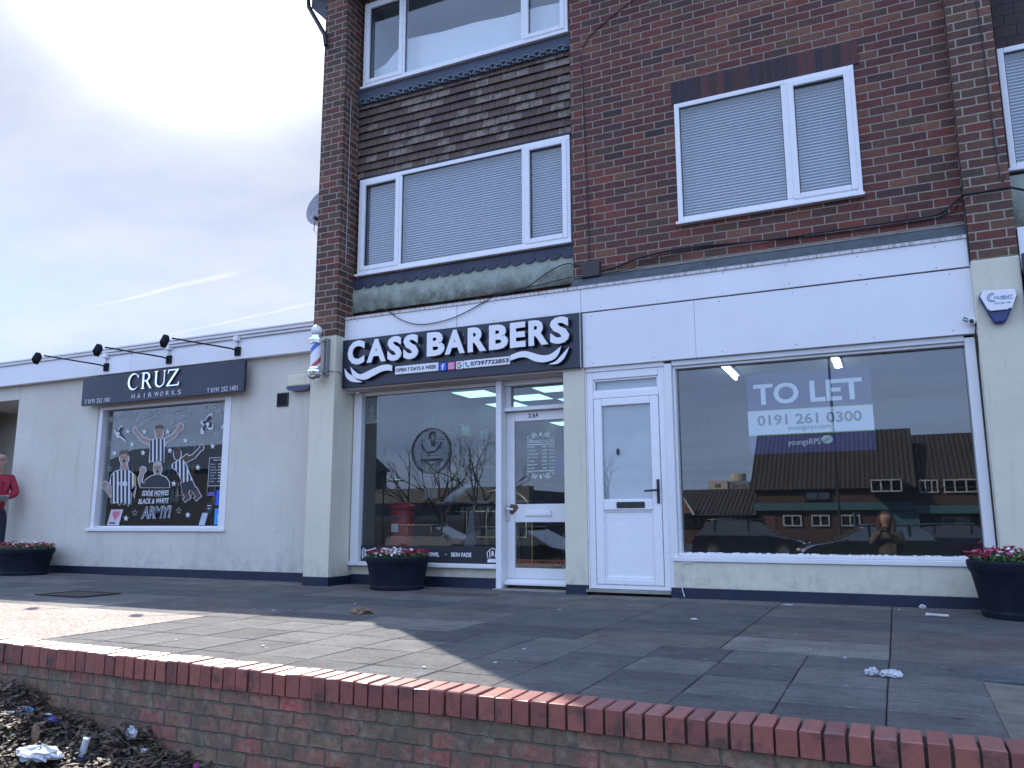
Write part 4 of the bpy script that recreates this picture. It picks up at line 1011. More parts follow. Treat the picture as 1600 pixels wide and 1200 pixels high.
g = MB(); g.box(-9.79, -7.505, .300, .306, .625, 2.20); sw = g.build('window', glassmat('salon_glass', (.88,.91,.92), k=1.2, base=.012, dirt=.02), sb_)
f = MB(); f.box(-9.835, -9.76, .215, .34, .566, 2.234); f.box(-7.505, -7.397, .19, .34, .566, 2.234); f.box(-9.7595, -7.506, .215, .34, 2.195, 2.234); f.build('frame', M_white, sw, bevel=.005)
f = MB(); f.box(-9.86, -7.385, .170, .3, .560, .600) ; f.box(-9.7595, -7.506, .25, .33, .6005, .628); f.build('sill', M_white, sw, bevel=.005)
r = MB(); x0, x1, y0, y1, z0, z1 = -11.5, -7.2, .46, 5, .03, 2.55
r.add([(x0,y0,z0),(x1,y0,z0),(x1,y1,z0),(x0,y1,z0),(x0,y0,z1),(x1,y0,z1),(x1,y1,z1),(x0,y1,z1)], [(0,4,7,3),(3,7,6,2),(2,6,5,1),(4,5,6,7),(0,3,2,1)]); r.build('room_wall', paint('salon_room', (.10,.115,.135), .8, var=.2), sb_)
# salon interior: shelves and bottles
o = thing('display_shelf', 'dark display shelving behind the hair salon window', 'shelf', (-10, 1.6, .03))
m = MB()
for z in (.5, .95, 1.35, 1.62, 1.95): m.box(-11.2, -9.2, 1.5, 1.8, z, z+.02)
for x in (-11.2, -10.2, -9.22): m.box(x, x+.02, 1.5, 1.8, .03, 2.0)
m.box(-11.2, -9.2, 1.81, 1.83, .03, 2.0)
m.build('carcase', M_blackplastic, o)
random.seed(12); done = {}
for z in (.97, 1.37, 1.64):
    for x in [-11.1+.1*i for i in range(19)]:
        if random.random() < .3: continue
        k = random.choice([0, 2, 2, 4, 1])
        if k in done: o = copy_tree(done[k])
        else:
            o = thing('salon_bottle', 'x', 'bottle')
            mm = MB(); mm.lathe([(.03,0), (.031,.01), (.029,.15), (.012,.175), (.011,.2)], n=10); a = mm.build('bottle_body', M_bot[k], smooth=True); a.parent = o
            mm = MB(); mm.lathe([(.014,.2), (.014,.225)], n=8); a = mm.build('cap', M_blackplastic); a.parent = o
            done[k] = o
        o.location = (x, 1.62, z)
        o['group'] = '%s bottles on the salon display shelves' % cl[k]; o['label'] = '%s bottle on the dark shelves behind the hair salon window' % cl[k]
o = thing('tall_cupboard', 'brown wooden cupboard inside the hair salon behind the kneeling figure', 'cupboard', (-8.6, 2.2, .03))
m = MB(); m.box(-9.1, -8.0, 2.2, 2.6, .03, 1.75); m.build('carcase', paint('brown_wood', (.08,.06,.035), .5, var=.3), o, bevel=.01)
for x in (-8.82, -8.54, -8.27):
    m = MB(); m.box(x-.006, x+.006, 2.19, 2.199, .1, 1.7); m.build('door_gap', M_blackplastic, o)

# salon sign
cs = thing('shop_sign', 'navy fascia sign with silver CRUZ HAIRWORKS lettering over the salon window', 'shop sign', (-8.53, .1, 2.25))
m = MB(); m.box(-10.0, -7.075, .055, .0985, 2.248, 2.634); m.build('board', M_navy, cs, bevel=.003, seg=1)
m = MB(); Y1, Y2 = .030, .042; zb, zt = 2.398, 2.615; h = zt-zb
def serif(cx, z, w, t_=.010): m.box(cx-w/2, cx+w/2, Y1, Y2, z, z+t_)
# C
out = arc(-8.975, (zb+zt)/2, .105, h/2+.004, 42, 318, 28); inn = arc(-8.958, (zb+zt)/2, .088, h/2-.012, 322, 38, 28)
m.prism(out+inn, Y1, Y2); m.prism([(-8.905,2.575), (-8.888,2.60), (-8.882,2.555), (-8.890,2.553)], Y1-.0006, Y2)
# R
m.box(-8.808, -8.778, Y1, Y2, zb+.010, zt-.010); serif(-8.793, zb, .066); serif(-8.798, zt-.010, .06)
m.prism(arc(-8.745, 2.555, .075, .060, 90, -90, 16)+arc(-8.745, 2.555, .045, .045, -90, 90, 16), Y1-.0004, Y2-.0004); m.box(-8.7775, -8.745, Y1-.0006, Y2, 2.598, 2.6145); m.box(-8.7775, -8.745, Y1-.0006, Y2, 2.4955, 2.510)
m.prism([(-8.745,2.4950), (-8.712,2.500), (-8.640,zb+.006), (-8.615,zb), (-8.665,zb)], Y1-.0012, Y2)
# U
m.box(-8.575, -8.545, Y1, Y2, 2.47, zt-.010); m.box(-8.418, -8.404, Y1, Y2, 2.47, zt-.010); serif(-8.560, zt-.010, .066); serif(-8.411, zt-.010, .052)
m.prism(arc(-8.4895, 2.4695, .0855, .072, 180, 360, 20)+arc(-8.4815, 2.4695, .0635, .056, 360, 180, 20), Y1, Y2)
# Z
m.box(-8.345, -8.160, Y1, Y2, zt-.014, zt); m.box(-8.365, -8.150, Y1, Y2, zb, zb+.014); m.prism([(-8.205,zt-.0142), (-8.166,zt-.0142), (-8.325,zb+.0142), (-8.364,zb+.0142)], Y1, Y2)
m.prism([(-8.345,zt-.0142), (-8.352,zt-.055), (-8.343,zt-.050), (-8.325,zt-.0142)], Y1, Y2); m.prism([(-8.150,zb+.0142), (-8.143,zb+.055), (-8.152,zb+.050), (-8.172,zb+.0142)], Y1, Y2)
m.build('lettering', M_chrome, cs)
m = MB()
for i, ch in enumerate('HAIRWORKS'):
    x = -9.012+.1045*i; w = .022 if ch == 'I' else .058
    if ch == 'W': w = .078
    if ch == 'I': x += .022
    text(m, ch, x, x+(.010 if ch == 'I' else w), 2.283+.0, 2.343, .050, .004, bold=.0)
text(m, 'T 0191 252 1401', -9.925, -9.420, 2.272, 2.333, .050, .003); text(m, 'T 0191 252 1401', -7.672, -7.168, 2.266, 2.327, .050, .003)
m.build('lettering', paint('silver_letter', (.62,.64,.68), .3, var=.02, bump=0), cs)
# flood lamps over the sign
M_lampblack = paint('matt_black_lamp', (.02,.022,.03), .9, var=.2, spec=.1)
lp = None
for i, (x, lb) in enumerate([(-9.60, 'black arm floodlight on the white fascia at the left end of the navy sign'), (-8.415, 'black arm floodlight on the white fascia above the middle of the navy sign'), (-7.235, 'black arm floodlight on the white fascia at the right end of the navy sign')]):
    if lp is None:
        lp = o = thing('sign_lamp', lb, 'lamp', (0, 0, 0), 0, 'three floodlights over the salon sign')
        m = MB(); m.box(-.045, .045, .075, .0995, -.055, .055); a = m.build('mounting_plate', M_lampblack, o, bevel=.006)
        m = MB(); m.tube([(0,.08,.0), (0,.04,.01), (-.02,.0,.02), (-.55,-.44,.115)], .010, 8); m.build('arm', M_lampblack, o, smooth=True)
        Mx = Matrix.Translation((-.60,-.50,.075)) @ Matrix.Rotation(R(38), 4, 'Z') @ Matrix.Rotation(R(-28), 4, 'X') @ Matrix.Rotation(R(14), 4, 'Y')
        m = MB(); m.obox(Mx, .075, .10, .135); a = m.build('lamp_head', M_lampblack, o, bevel=.02)
        m = MB(); m.obox(Mx @ Matrix.Translation((0,.053,-.008)), .06, .012, .11); m.build('lamp_lens', paint('lamp_lens', (.12,.13,.14), .15), a)
        m = MB(); m.box(-.04, .035, .035, .0995, .125, .185); m.build('junction_box', M_panel, o, bevel=.006)
        m = MB(); m.tube([(0,.085,.12), (.0,.08,.05)], .005, 6); m.build('cable', M_greymetal, o)
    else:
        o = copy_tree(lp); o['label'] = lb
    o.location = (x, 0, 2.765)
o = thing('conduit', 'thin grey conduit running along the salon fascia between the floodlights', 'conduit', (-8, .09, 2.93))
m = MB(); m.tube([(-9.63,.088,2.925), (-8.44,.088,2.925), (-7.26,.088,2.925), (-6.10,.088,2.925), (-6.03,.088,2.905), (-6.02,.088,2.86)], .007, 8); m.build('pipe', M_greymetal, o)
o = thing('air_vent', 'small black louvred vent on the pale salon wall', 'vent', (-6.57, .2, 2.06))
m = MB(); m.ring(-6.66, -6.49, 2.045, 2.21, .185, .2, .012); m.build('frame', M_blackplastic, o)
m = MB()
for i in range(6): m.add([(-6.647,.197,2.066+.025*i), (-6.503,.197,2.066+.025*i), (-6.503,.180,2.054+.025*i), (-6.647,.180,2.054+.025*i)], [(0,1,2,3)]); m.add([(-6.647,.1975,2.060+.025*i), (-6.503,.1975,2.060+.025*i), (-6.503,.1975,2.078+.025*i), (-6.647,.1975,2.078+.025*i)], [(3,2,1,0)])
m.box(-6.648, -6.502, .1978, .199, 2.057, 2.198)
m.build('louvre', paint('vent_black', (.02,.022,.03), .5), o)
o = thing('alarm_box', 'cream alarm box with blue base beside the barber pole', 'alarm box', (-6.27, .2, 2.2))
m = MB(); m.prism([(-6.46,2.405), (-6.10,2.405), (-6.10,2.262), (-6.46,2.262)], .11, .20); m.build('cover', M_cream, o, bevel=.02, seg=3)
m = MB(); m.prism([(-6.462,2.2615), (-6.098,2.2615), (-6.13,2.222), (-6.20,2.208), (-6.36,2.208), (-6.43,2.222)], .105, .20); m.build('light_base', paint('blue_lens', (.04,.05,.12), .3), o)

# ---- window painting: four sporting figures, lyrics, stars
GX = .2985
def W(cx, cy, Y=GX): return at(130+cx/5.716, 620+cy/5.716, Y)
def poly(pts, y0, y1, m): m.prism([W(*p) for p in pts], y0, y1)
M_wv = flat('white_window_paint', (.62,.66,.72), .7); M_bv = flat('black_window_print', (.02,.022,.03), .6)
M_sk1 = paint('printed_skin', (.36,.26,.22), .7, var=.15, scale=14, bump=0); M_sk2 = paint('printed_dark_skin', (.09,.055,.045), .7, var=.2, scale=14, bump=0); M_hr = flat('printed_hair', (.12,.09,.07), .7); M_gh = flat('printed_grey_hair', (.42,.40,.36), .7)
def grow(pts, d):
    cx = sum(p[0] for p in pts)/len(pts); cy = sum(p[1] for p in pts)/len(pts)
    n = len(pts); o_ = []
    ar = sum(pts[i][0]*pts[(i+1) % n][1]-pts[(i+1) % n][0]*pts[i][1] for i in range(n)); sg_ = 1 if ar > 0 else -1
    for i in range(n):
        a = Vector(pts[i-1]); b = Vector(pts[i]); c = Vector(pts[(i+1) % n])
        n1 = (b-a).normalized(); n2 = (c-b).normalized(); nn = Vector((n1.y+n2.y, -(n1.x+n2.x)))
        nn = nn.normalized() if nn.length > 1e-6 else Vector((0,0))
        o_.append((b.x+sg_*nn.x*d, b.y+sg_*nn.y*d))
    return o_
def ell(cx, cy, rx, ry, n=18, a=0):
    return [(cx+rx*math.cos(2*PI*i/n)*math.cos(a)-ry*math.sin(2*PI*i/n)*math.sin(a), cy+rx*math.cos(2*PI*i/n)*math.sin(a)+ry*math.sin(2*PI*i/n)*math.cos(a)) for i in range(n)]
def limb(p, w):
    L, Rr = [], []
    for i in range(len(p)):
        a = Vector(p[max(i-1, 0)]); b = Vector(p[min(i+1, len(p)-1)]); d = (b-a).normalized(); n_ = Vector((-d.y, d.x))
        L.append(tuple(Vector(p[i])+n_*w[i]/2)); Rr.append(tuple(Vector(p[i])-n_*w[i]/2))
    return L+Rr[::-1]
def clipx(poly_, xa, xb):
    def cl_(P, x, keep):
        o_ = []
        for i in range(len(P)):
            a, b = P[i], P[(i+1) % len(P)]; ia, ib = keep(a[0]), keep(b[0])
            if ia: o_.append(a)
            if ia != ib:
                t_ = (x-a[0])/(b[0]-a[0]); o_.append((x, a[1]+t_*(b[1]-a[1])))
        return o_
    P = cl_(poly_, xa, lambda v: v >= xa)
    return cl_(P, xb, lambda v: v <= xb) if P else P
def figure(label, skin, hair, parts_skin, shirt, head, hairpoly, shorts=None, stripes=True, mouth=None, extra=None, cloth=M_wv, skew=0):
    o = thing('window_figure', label, 'window sticker', (W(*head[:2])[0], GX, W(*head[:2])[1]), 0, 'sporting figures stuck on the salon window')
    m = MB(); k = 0
    for p in parts_skin+[shirt]+([shorts] if shorts else [])+[ell(*head)]:
        poly(grow(p, 7), GX-.0012-.00012*k, GX-.0006, m); k += 1
    m.build('white_outline', M_wv, o)
    m = MB(); k = 0
    for p in parts_skin+[ell(*head)]: poly(p, GX-.0034-.00012*k, GX-.0024, m); k += 1
    m.build('skin', skin, o)
    m = MB(); poly(shirt, GX-.0056, GX-.0048, m); m.build('shirt', cloth, o)
    if stripes:
        m = MB(); xs_ = [p[0] for p in shirt]; x = min(xs_)+10
        while x < max(xs_)-8:
            q = clipx(shirt, x, x+19)
            if len(q) > 2: poly(q, GX-.0064, GX-.0058, m)
            x += 34
        m.build('shirt_stripes', M_bv, o)
    m = MB(); poly(hairpoly, GX-.0064, GX-.0050, m); m.build('hair', hair, o)
    m = MB()
    hx, hy, rx, ry = head[:4]
    poly(ell(hx-rx*.35, hy-ry*.12, rx*.16, ry*.07, 8), GX-.0064, GX-.0052, m); poly(ell(hx+rx*.35, hy-ry*.12, rx*.16, ry*.07, 8), GX-.0064, GX-.0052, m)
    poly(ell(hx, hy+ry*.48, rx*.34, ry*(.22 if mouth else .07), 10), GX-.0064, GX-.0052, m); poly(ell(hx, hy+ry*.12, rx*.10, ry*.14, 6), GX-.0064, GX-.0052, m)
    if shorts: poly(shorts, GX-.0072, GX-.0062, m)
    m.build('dark_details', M_bv, o)
    return o
shA = [(335,655), (400,655), (440,685), (468,720), (466,800), (432,800), (425,960), (412,945), (402,975), (385,940), (365,960), (345,935), (325,968), (300,935), (280,948), (252,942), (262,800), (240,770), (255,700), (290,668)]
oA = figure('sticker of shouting man in striped shirt with both fists raised, left side of salon window', M_sk1, M_hr, [limb([(250,780), (235,880), (195,800)], [50,42,36]), ell(195,790,28,34), limb([(455,800), (450,890), (437,810)], [34,36,30]), ell(437,795,22,26), [(340,600), (395,600), (405,660), (335,660)]], shA, (367,545,40,60), [(322,535), (325,490), (350,475), (385,475), (410,495), (410,535), (398,520), (380,508), (345,510), (332,525)], mouth=True)
m = MB(); 
for i, ch in enumerate('sela'):
    a = W(303+24*i, 795, GX-.009); c = W(324+24*i, 757, GX-.009); text(m, ch, a[0], c[0], a[1], c[1], GX-.0085, .001, bold=.03)
m.build('shirt_lettering', M_wv, oA)
m = MB(); poly(limb([(462,690), (467,740), (455,800)], [12,18,12]), GX-.0078, GX-.0070, m); m.build('sleeve_patch', flat('print_gold', (.45,.30,.05), .6), oA)
figure('sticker of man in striped shirt with both arms spread wide, top of salon window', M_sk1, M_hr, [limb([(615,415), (525,375), (470,305)], [46,36,28]), ell(466,300,17,24), limb([(742,390), (815,345), (865,275)], [44,34,28]), ell(870,268,26,30), [(655,350), (700,350), (705,385), (650,385)]], [(612,388), (650,375), (705,375), (748,378), (738,425), (722,450), (722,585), (700,560), (690,585), (660,560), (640,590), (615,570), (590,585), (603,450), (590,420)], (680,320,36,58), [(645,300), (650,262), (680,250), (710,265), (714,300), (700,283), (662,283)])
figure('sticker of grey-haired man in dark jacket with raised fist, centre of salon window', M_sk1, M_gh, [limb([(520,800), (510,740), (530,665)], [26,34,30]), ell(535,652,25,26), [(640,690), (690,690), (695,715), (635,715)]], [(560,742), (615,705), (650,700), (690,700), (740,720), (768,760), (772,810), (515,810), (518,760), (548,775)], (666,640,36,56), [(628,640), (628,600), (650,578), (685,575), (708,595), (704,635), (695,612), (645,612)], stripes=False, mouth=True, cloth=M_bv)
figure('sticker of kneeling man in striped shirt and dark shorts pointing, right side of salon window', M_sk2, M_bv, [limb([(905,570), (990,530), (1035,480), (1065,440)], [44,34,26,20]), ell(1060,452,16,26), limb([(840,640), (885,570), (935,520)], [40,36,26]), limb([(905,840), (935,900), (900,925)], [50,50,36]), limb([(990,820), (1030,890), (1000,915)], [50,50,34])], [(800,600), (850,572), (898,562), (915,600), (945,680), (975,742), (935,755), (885,765), (862,700), (830,650), (796,630)], (842,512,32,52), [(810,505), (815,465), (842,452), (870,468), (872,495), (850,480), (825,482)], shorts=[(872,768), (935,758), (975,745), (1012,830), (975,842), (950,830), (945,850), (892,862)])
# handwritten words and stars
o = thing('window_writing', 'hand-painted white song words and slogan on the salon window', 'window writing', (-8.7, GX, 1.9))
def write(m, s_, a, b_, hgt, bold=0., shear=.2, y=GX-.0022, th=.0012):
    """hand lettering along a slope: a, b_ = baseline ends in tracing coordinates, hgt in metres"""
    A = W(*a); B = W(*b_)
    text(m, s_, A[0], B[0], A[1], A[1]+hgt, y, th, bold=bold, shear=shear, za=0, zb=B[1]-A[1])
m = MB()
for s_, a, b_ in (('TELL ME MA', (225,232), (425,160)), ('ME MA', (372,222), (470,182)), ("AH WON'T BE", (470,240), (665,140)), ('HOME FOR TEA', (512,268), (720,160)), ('WERE GOIN', (738,208), (912,128)), ('TO WEMBLEY', (772,255), (975,155)), ('TELL ME MA', (1055,145), (1262,72)), ('ME MA', (1190,162), (1292,122))):
    write(m, s_, a, b_, .062)
m.build('song_words', flat('thin_window_paint', (.62,.66,.72), .7), o)
m = MB(); write(m, 'EDDIE HOWES', (525,885), (765,880), .068, .02); write(m, 'BLACK & WHITE', (492,958), (764,950), .068, .02)
m.build('slogan_words', M_wv, o)
m = MB(); write(m, 'ARMY!', (515,1092), (782,1085), .165, .045, .15)
m.build('outlined_word', M_wv, o)
m = MB(); write(m, 'ARMY!', (519,1088), (779,1082), .152, .008, .15, y=GX-.0040); m.build('outlined_word_core', paint('word_core', (.10,.11,.14), .7), o)
def star(m, cx, cy, r, y, outline=False):
    p = []
    for i in range(10):
        a = -PI/2+i*PI/5+.1; q = r if i % 2 == 0 else r*.42; p.append((cx+q*math.cos(a)*.85, cy+q*math.sin(a)))
    P = [W(*q) for q in p]
    if outline: stroke(m, P, .004, y, y+.001, closed=True)
    else: m.prism(P, y, y+.001)
st_ = None
for i, (x, y, ol) in enumerate([(280,505,0),(438,425,0),(400,310,0),(235,420,1),(235,640,1),(915,390,0),(985,420,1),(1157,440,0),(1025,630,0),(810,775,0),(935,1055,0),(383,1085,0),(460,1035,1),(855,1015,1),(775,480,0),(548,312,0),(1250,270,0),(535,500,0),(755,312,0),(1195,335,1)]):
    o = thing('painted_star', 'x', 'window sticker', (W(x, y)[0], GX, W(x, y)[1]), 0, 'outlined stars on the salon window' if ol else 'solid white stars on the salon window')
    o['label'] = 'thin outlined star painted on the salon window' if ol else 'solid white star painted on the salon window'
    m = MB(); star(m, x, y, 30, GX-.0022, ol); m.build('star', M_wv, o)
for lb, cx, cy, s_ in (('black and white bird sticker at the top left of the salon window', 330, 330, 1), ('black and white bird sticker near the top right corner of the salon window', 1105, 245, 1.2)):
    o = thing('bird_sticker', lb, 'window sticker', (W(cx, cy)[0], GX, W(cx, cy)[1]), 0, 'bird stickers on the salon window')
    if s_ == 1: body = [(350,250), (358,275), (335,320), (345,350), (385,400), (380,405), (330,365), (300,360), (285,330), (272,290), (300,300), (318,285), (330,262)]
    else: body = [(1160,145), (1155,180), (1125,210), (1130,235), (1165,245), (1160,290), (1125,295), (1110,275), (1085,300), (1075,335), (1050,330), (1048,290), (1075,255), (1048,235), (1050,215), (1090,205), (1105,175), (1130,150)]
    m = MB(); poly(body, GX-.0014, GX-.0006, m); m.build('white_shape', M_wv, o)
    m = MB(); cbx = sum(p[0] for p in body)/len(body); cby = sum(p[1] for p in body)/len(body)
    poly([(cbx+(p[0]-cbx)*.72+4, cby+(p[1]-cby)*.72-5) for p in body], GX-.0030, GX-.0020, m); m.build('black_shape', M_bv, o)
    m = MB(); poly(ell(cx-18 if s_ == 1 else cx+8, cy, 16, 20, 10), GX-.0042, GX-.0034, m); m.build('white_breast', M_wv, o)
# notices at the foot of the window
def notice(lb, x0, x1, z0, z1, mat, y=GX-.002, lean=0., parts_=None):
    o = thing('window_notice', lb, 'notice', ((x0+x1)/2, y, z0))
    m = MB(); m.prism([(x0,z0), (x1,z0), (x1+lean,z1), (x0+lean,z1)], y-.001, y); m.build('sheet', mat, o)
    for nm, mt, f_ in (parts_ or []):
        m = MB(); f_(m, y-.0024); m.build(nm, mt, o)
    return o
notice('small poster with red heart shape at the bottom left of the salon window', -9.60, -9.37, .636, .845, flat('paper_pink', (.55,.48,.55), .7), lean=.06, parts_=[('heart', flat('heart', (.55,.16,.22), .7), lambda m, y: m.prism([(-9.45,.70), (-9.38,.77), (-9.36,.81), (-9.40,.83), (-9.43,.81), (-9.47,.83), (-9.51,.80), (-9.50,.76)], y, y+.001)), ('dark_mark', M_bv, lambda m, y: m.box(-9.56, -9.44, y, y+.001, .655, .675))])
def _hours(m, y):
    text(m, 'OPENING HOURS', -7.745, -7.585, 1.437, 1.457, y, .001)
    for i, d in enumerate(['Monday', 'Tuesday', 'Wednesday', 'Thursday', 'Friday', 'Saturday', 'Sunday']):
        z = 1.385-.036*i; text(m, d, -7.79, -7.79+.0135*len(d), z, z+.018, y, .001)
        m.box(-7.655, -7.61, y, y+.001, z+.004, z+.014); m.box(-7.585, -7.54, y, y+.001, z+.004, z+.014)
notice('black opening hours board with silver lines at the right of the salon window', -7.818, -7.515, 1.118, 1.482, M_bv, parts_=[('lettering', paint('silver_letter', (.6,.6,.6)), _hours), ('border', paint('silver_letter', (.6,.6,.6)), lambda m, y: m.ring(-7.816, -7.517, 1.12, 1.48, y, y+.001, .006))])
notice('blue square sticker with white letter f in the salon window', -7.664, -7.508, .880, 1.066, flat('fblue', (.02,.10,.62), .5), parts_=[('letter_mark', M_wv, lambda m, y: text(m, 'f', -7.60, -7.535, .885, 1.02, y, .001, bold=.05))])
notice('light blue square sticker with white letter t in the salon window', -7.672, -7.508, .642, .842, flat('tblue', (.03,.30,.72), .5), parts_=[('letter_mark', M_wv, lambda m, y: text(m, 't', -7.625, -7.54, .665, .80, y, .001, bold=.07))])
notice('round black sticker with white writing at the right of the salon window', -7.83, -7.71, .80, .90, M_bv, parts_=[('lettering', M_wv, lambda m, y: (text(m, 'HAIR', -7.81, -7.73, .86, .88, y, .001), text(m, 'CARE', -7.80, -7.74, .825, .84, y, .001)) and None)]) if False else None
o = thing('window_notice', 'round black sticker left of the light blue square in the salon window', 'notice', (-7.77, GX, .80)); m = MB(); m.prism(circ(-7.768, .852, .062, .075, 24), GX-.003, GX-.002); m.build('disc', M_bv, o)
m = MB(); m.box(-7.80, -7.735, GX-.0042, GX-.0034, .872, .882); m.box(-7.79, -7.75, GX-.0042, GX-.0034, .838, .847); m.build('pale_lines', M_wv, o)
notice('pale folded leaflet at the bottom right of the salon window', -7.93, -7.83, .636, .79, flat('paper_blue', (.42,.47,.55), .7), lean=.05)
notice('small violet label above the round sticker in the salon window', -7.80, -7.69, 1.0, 1.045, flat('violet', (.12,.10,.42), .6))

# ------------------------------------------------------------------ things fixed to the walls
bp = thing('barber_pole', 'red white and blue striped barber pole with white globe on the cream pier', 'barber pole', (-5.68, -.33, 2.2))
cx, cy = -5.682, -.32
m = MB(); m.ball((cx, cy, 2.776), .062, 24); m.build('globe', flat('opal_globe', (.82,.80,.82), .25), bp, smooth=True)
m = MB(); m.lathe([(.030,2.73), (.052,2.722), (.056,2.700), (.078,2.690), (.084,2.672), (.084,2.660), (.070,2.650), (.070,2.640), (.066,2.622)], (cx,cy,0), 32); m.build('upper_cap', M_chrome, bp, smooth=True)
m = MB(); m.lathe([(.004,2.205), (.030,2.212), (.062,2.232), (.078,2.260), (.080,2.290), (.090,2.300), (.092,2.318), (.086,2.330), (.070,2.342), (.066,2.362)], (cx,cy,0), 32); m.build('lower_cap', M_chrome, bp, smooth=True)
t = NT('barber_stripes'); v_ = t.n('ShaderNodeSeparateXYZ', {0: t.n('ShaderNodeTexCoord').outputs['Object']})
ang = t.math('DIVIDE', t.math('ARCTAN2', t.math('ADD', v_.outputs[1], -.01), v_.outputs[0]), 2*PI)
ph = t.math('FRACT', t.math('ADD', t.math('MULTIPLY', v_.outputs[2], 2.9), t.math('ADD', t.math('MULTIPLY', ang, -1.0), 1.02)))
cst = t.ramp(ph, [(0, (.80,.80,.82)), (.22, (.06,.14,.50)), (.42, (.80,.80,.82)), (.62, (.55,.05,.06)), (.80, (.80,.80,.82))], 'CONSTANT')
m = MB(); m.lathe([(.058,2.360), (.058,2.624)], (cx,cy,0), 32); m.build('striped_cylinder', t.out(t.pbr(cst, .15)), bp, smooth=True)
m = MB(); m.box(cx+.045, cx+.085, -.235, -.1785, 2.28, 2.70); m.box(cx+.02, cx+.07, -.29, -.234, 2.655, 2.675); m.box(cx+.02, cx+.07, -.29, -.234, 2.31, 2.33); m.build('bracket', M_greymetal, bp, bevel=.004)
al = thing('alarm_box', 'white alarm box with blue lower edge on the right-hand cream pier', 'alarm box', (.855, -.1, 2.19))
m = MB(); m.prism([(.722,2.415), (.745,2.462), (.975,2.452), (.986,2.402), (.888,2.196), (.812,2.196)], -.125, -.0695); m.build('blue_housing', paint('blue_plastic', (.015,.03,.17), .25, var=.1), al, bevel=.012, seg=3)
m = MB(); m.prism([(.730,2.418), (.752,2.458), (.968,2.449), (.978,2.402), (.936,2.296), (.915,2.300), (.910,2.290), (.790,2.290), (.785,2.300), (.775,2.302)], -.150, -.1255); m.build('white_cover', M_upvc, al, bevel=.006, seg=3)
m = MB(); stroke(m, arc(.812, 2.396, .034, .034, 60, 300, 16), .006, -.1525, -.1505); stroke(m, arc(.814, 2.394, .024, .024, 70, 290, 14), .005, -.1529, -.1505); text(m, 'CLIENT', .822, .948, 2.382, 2.404, -.1525, .002, bold=.02); text(m, '0191 256 1102', .824, .930, 2.340, 2.352, -.1525, .002, bold=.01); m.box(.87, .948, -.1525, -.1505, 2.374, 2.377); m.build('blue_lettering', flat('pale_blue_print', (.12,.25,.42), .5), al)
cc_ = thing('security_camera', 'small white dome security camera at the top right of the empty shop window', 'security camera', (.68, -.05, 2.2))
m = MB(); m.ball((.672, -.050, 2.243), .030, 16); m.build('housing', M_upvc, cc_, smooth=True)
m = MB(); m.ball((.662, -.076, 2.241), .017, 14, sy=.6); m.build('lens', M_blackplastic, cc_, smooth=True)
m = MB(); m.tube([(.69,-.05,2.218), (.688,-.055,2.18), (.684,-.05,2.16), (.69,-.03,2.10), (.699,-.012,1.9), (.696,-.012,1.2), (.694,-.012,.5), (.70,-.01,.33)], .006, 6); m.tube([(.64,-.03,2.27), (.615,-.05,2.28), (.605,-.05,2.262), (.63,-.04,2.248), (.65,-.04,2.255)], .005, 6); m.build('lead', M_cable, cc_)
m = MB(); m.tube([(.697,-.022,2.68), (.699,-.024,2.4), (.698,-.022,2.27), (.6985,-.022,2.12), (.694,-.022,1.3), (.693,-.022,.4)], .0045, 6)
o = thing('white_lead', 'thin white lead running down beside the empty shop window', 'cable', (.69, -.02, .4)); m.build('lead', M_whitecable, o)
jb = thing('junction_box', 'brown junction box on the brickwork beside the bay', 'junction box', (-2.57, .03, 3.07))
m = MB(); m.box(-2.665, -2.470, .012, .059, 3.072, 3.232); m.build('box_body', paint('brown_box', (.045,.035,.04), .6), jb, bevel=.01)
ds = thing('satellite_dish', 'grey mesh satellite dish half hidden behind the left brick pier', 'satellite dish', (-6.1, .5, 4.6))
Md = Matrix.Translation((-6.13,.62,4.72)) @ Matrix.Rotation(R(62), 4, 'Y').to_4x4() if False else Matrix.Translation((-6.33,.58,4.66)) @ Matrix.Rotation(R(75), 4, 'X')
prof = [(r_, .45*r_*r_) for r_ in (.001,.06,.12,.18,.24,.29)]
m = MB(); m.lathe([(a, c) for a, c in prof]+[(a, c+.008) for a, c in prof[::-1]], n=32, M=Md.to_3x3(), c=Md.translation, capb=False, capt=False); m.build('dish', paint('dish_grey', (.34,.35,.38), .6, var=.35, scale=30), ds, smooth=True)
m = MB(); m.tube([(-6.30,.55,4.44), (-6.24,.40,4.40), (-6.22,.28,4.39)], .012, 6); m.tube([(-6.23,.32,4.385), (-6.25,.24,4.40)], .025, 10); m.tube([(-6.24,.25,4.37), (-6.27,.27,4.25), (-6.24,.3,4.20), (-6.20,.36,4.3), (-6.16,.45,4.4)], .005, 6); m.build('receiver_arm', M_darkmetal, ds)
m = MB(); m.tube([(-6.33,.64,4.62), (-5.99,.64,4.62), (-5.852,.60,4.62)], .018, 8); m.build('bracket', M_darkmetal, ds)
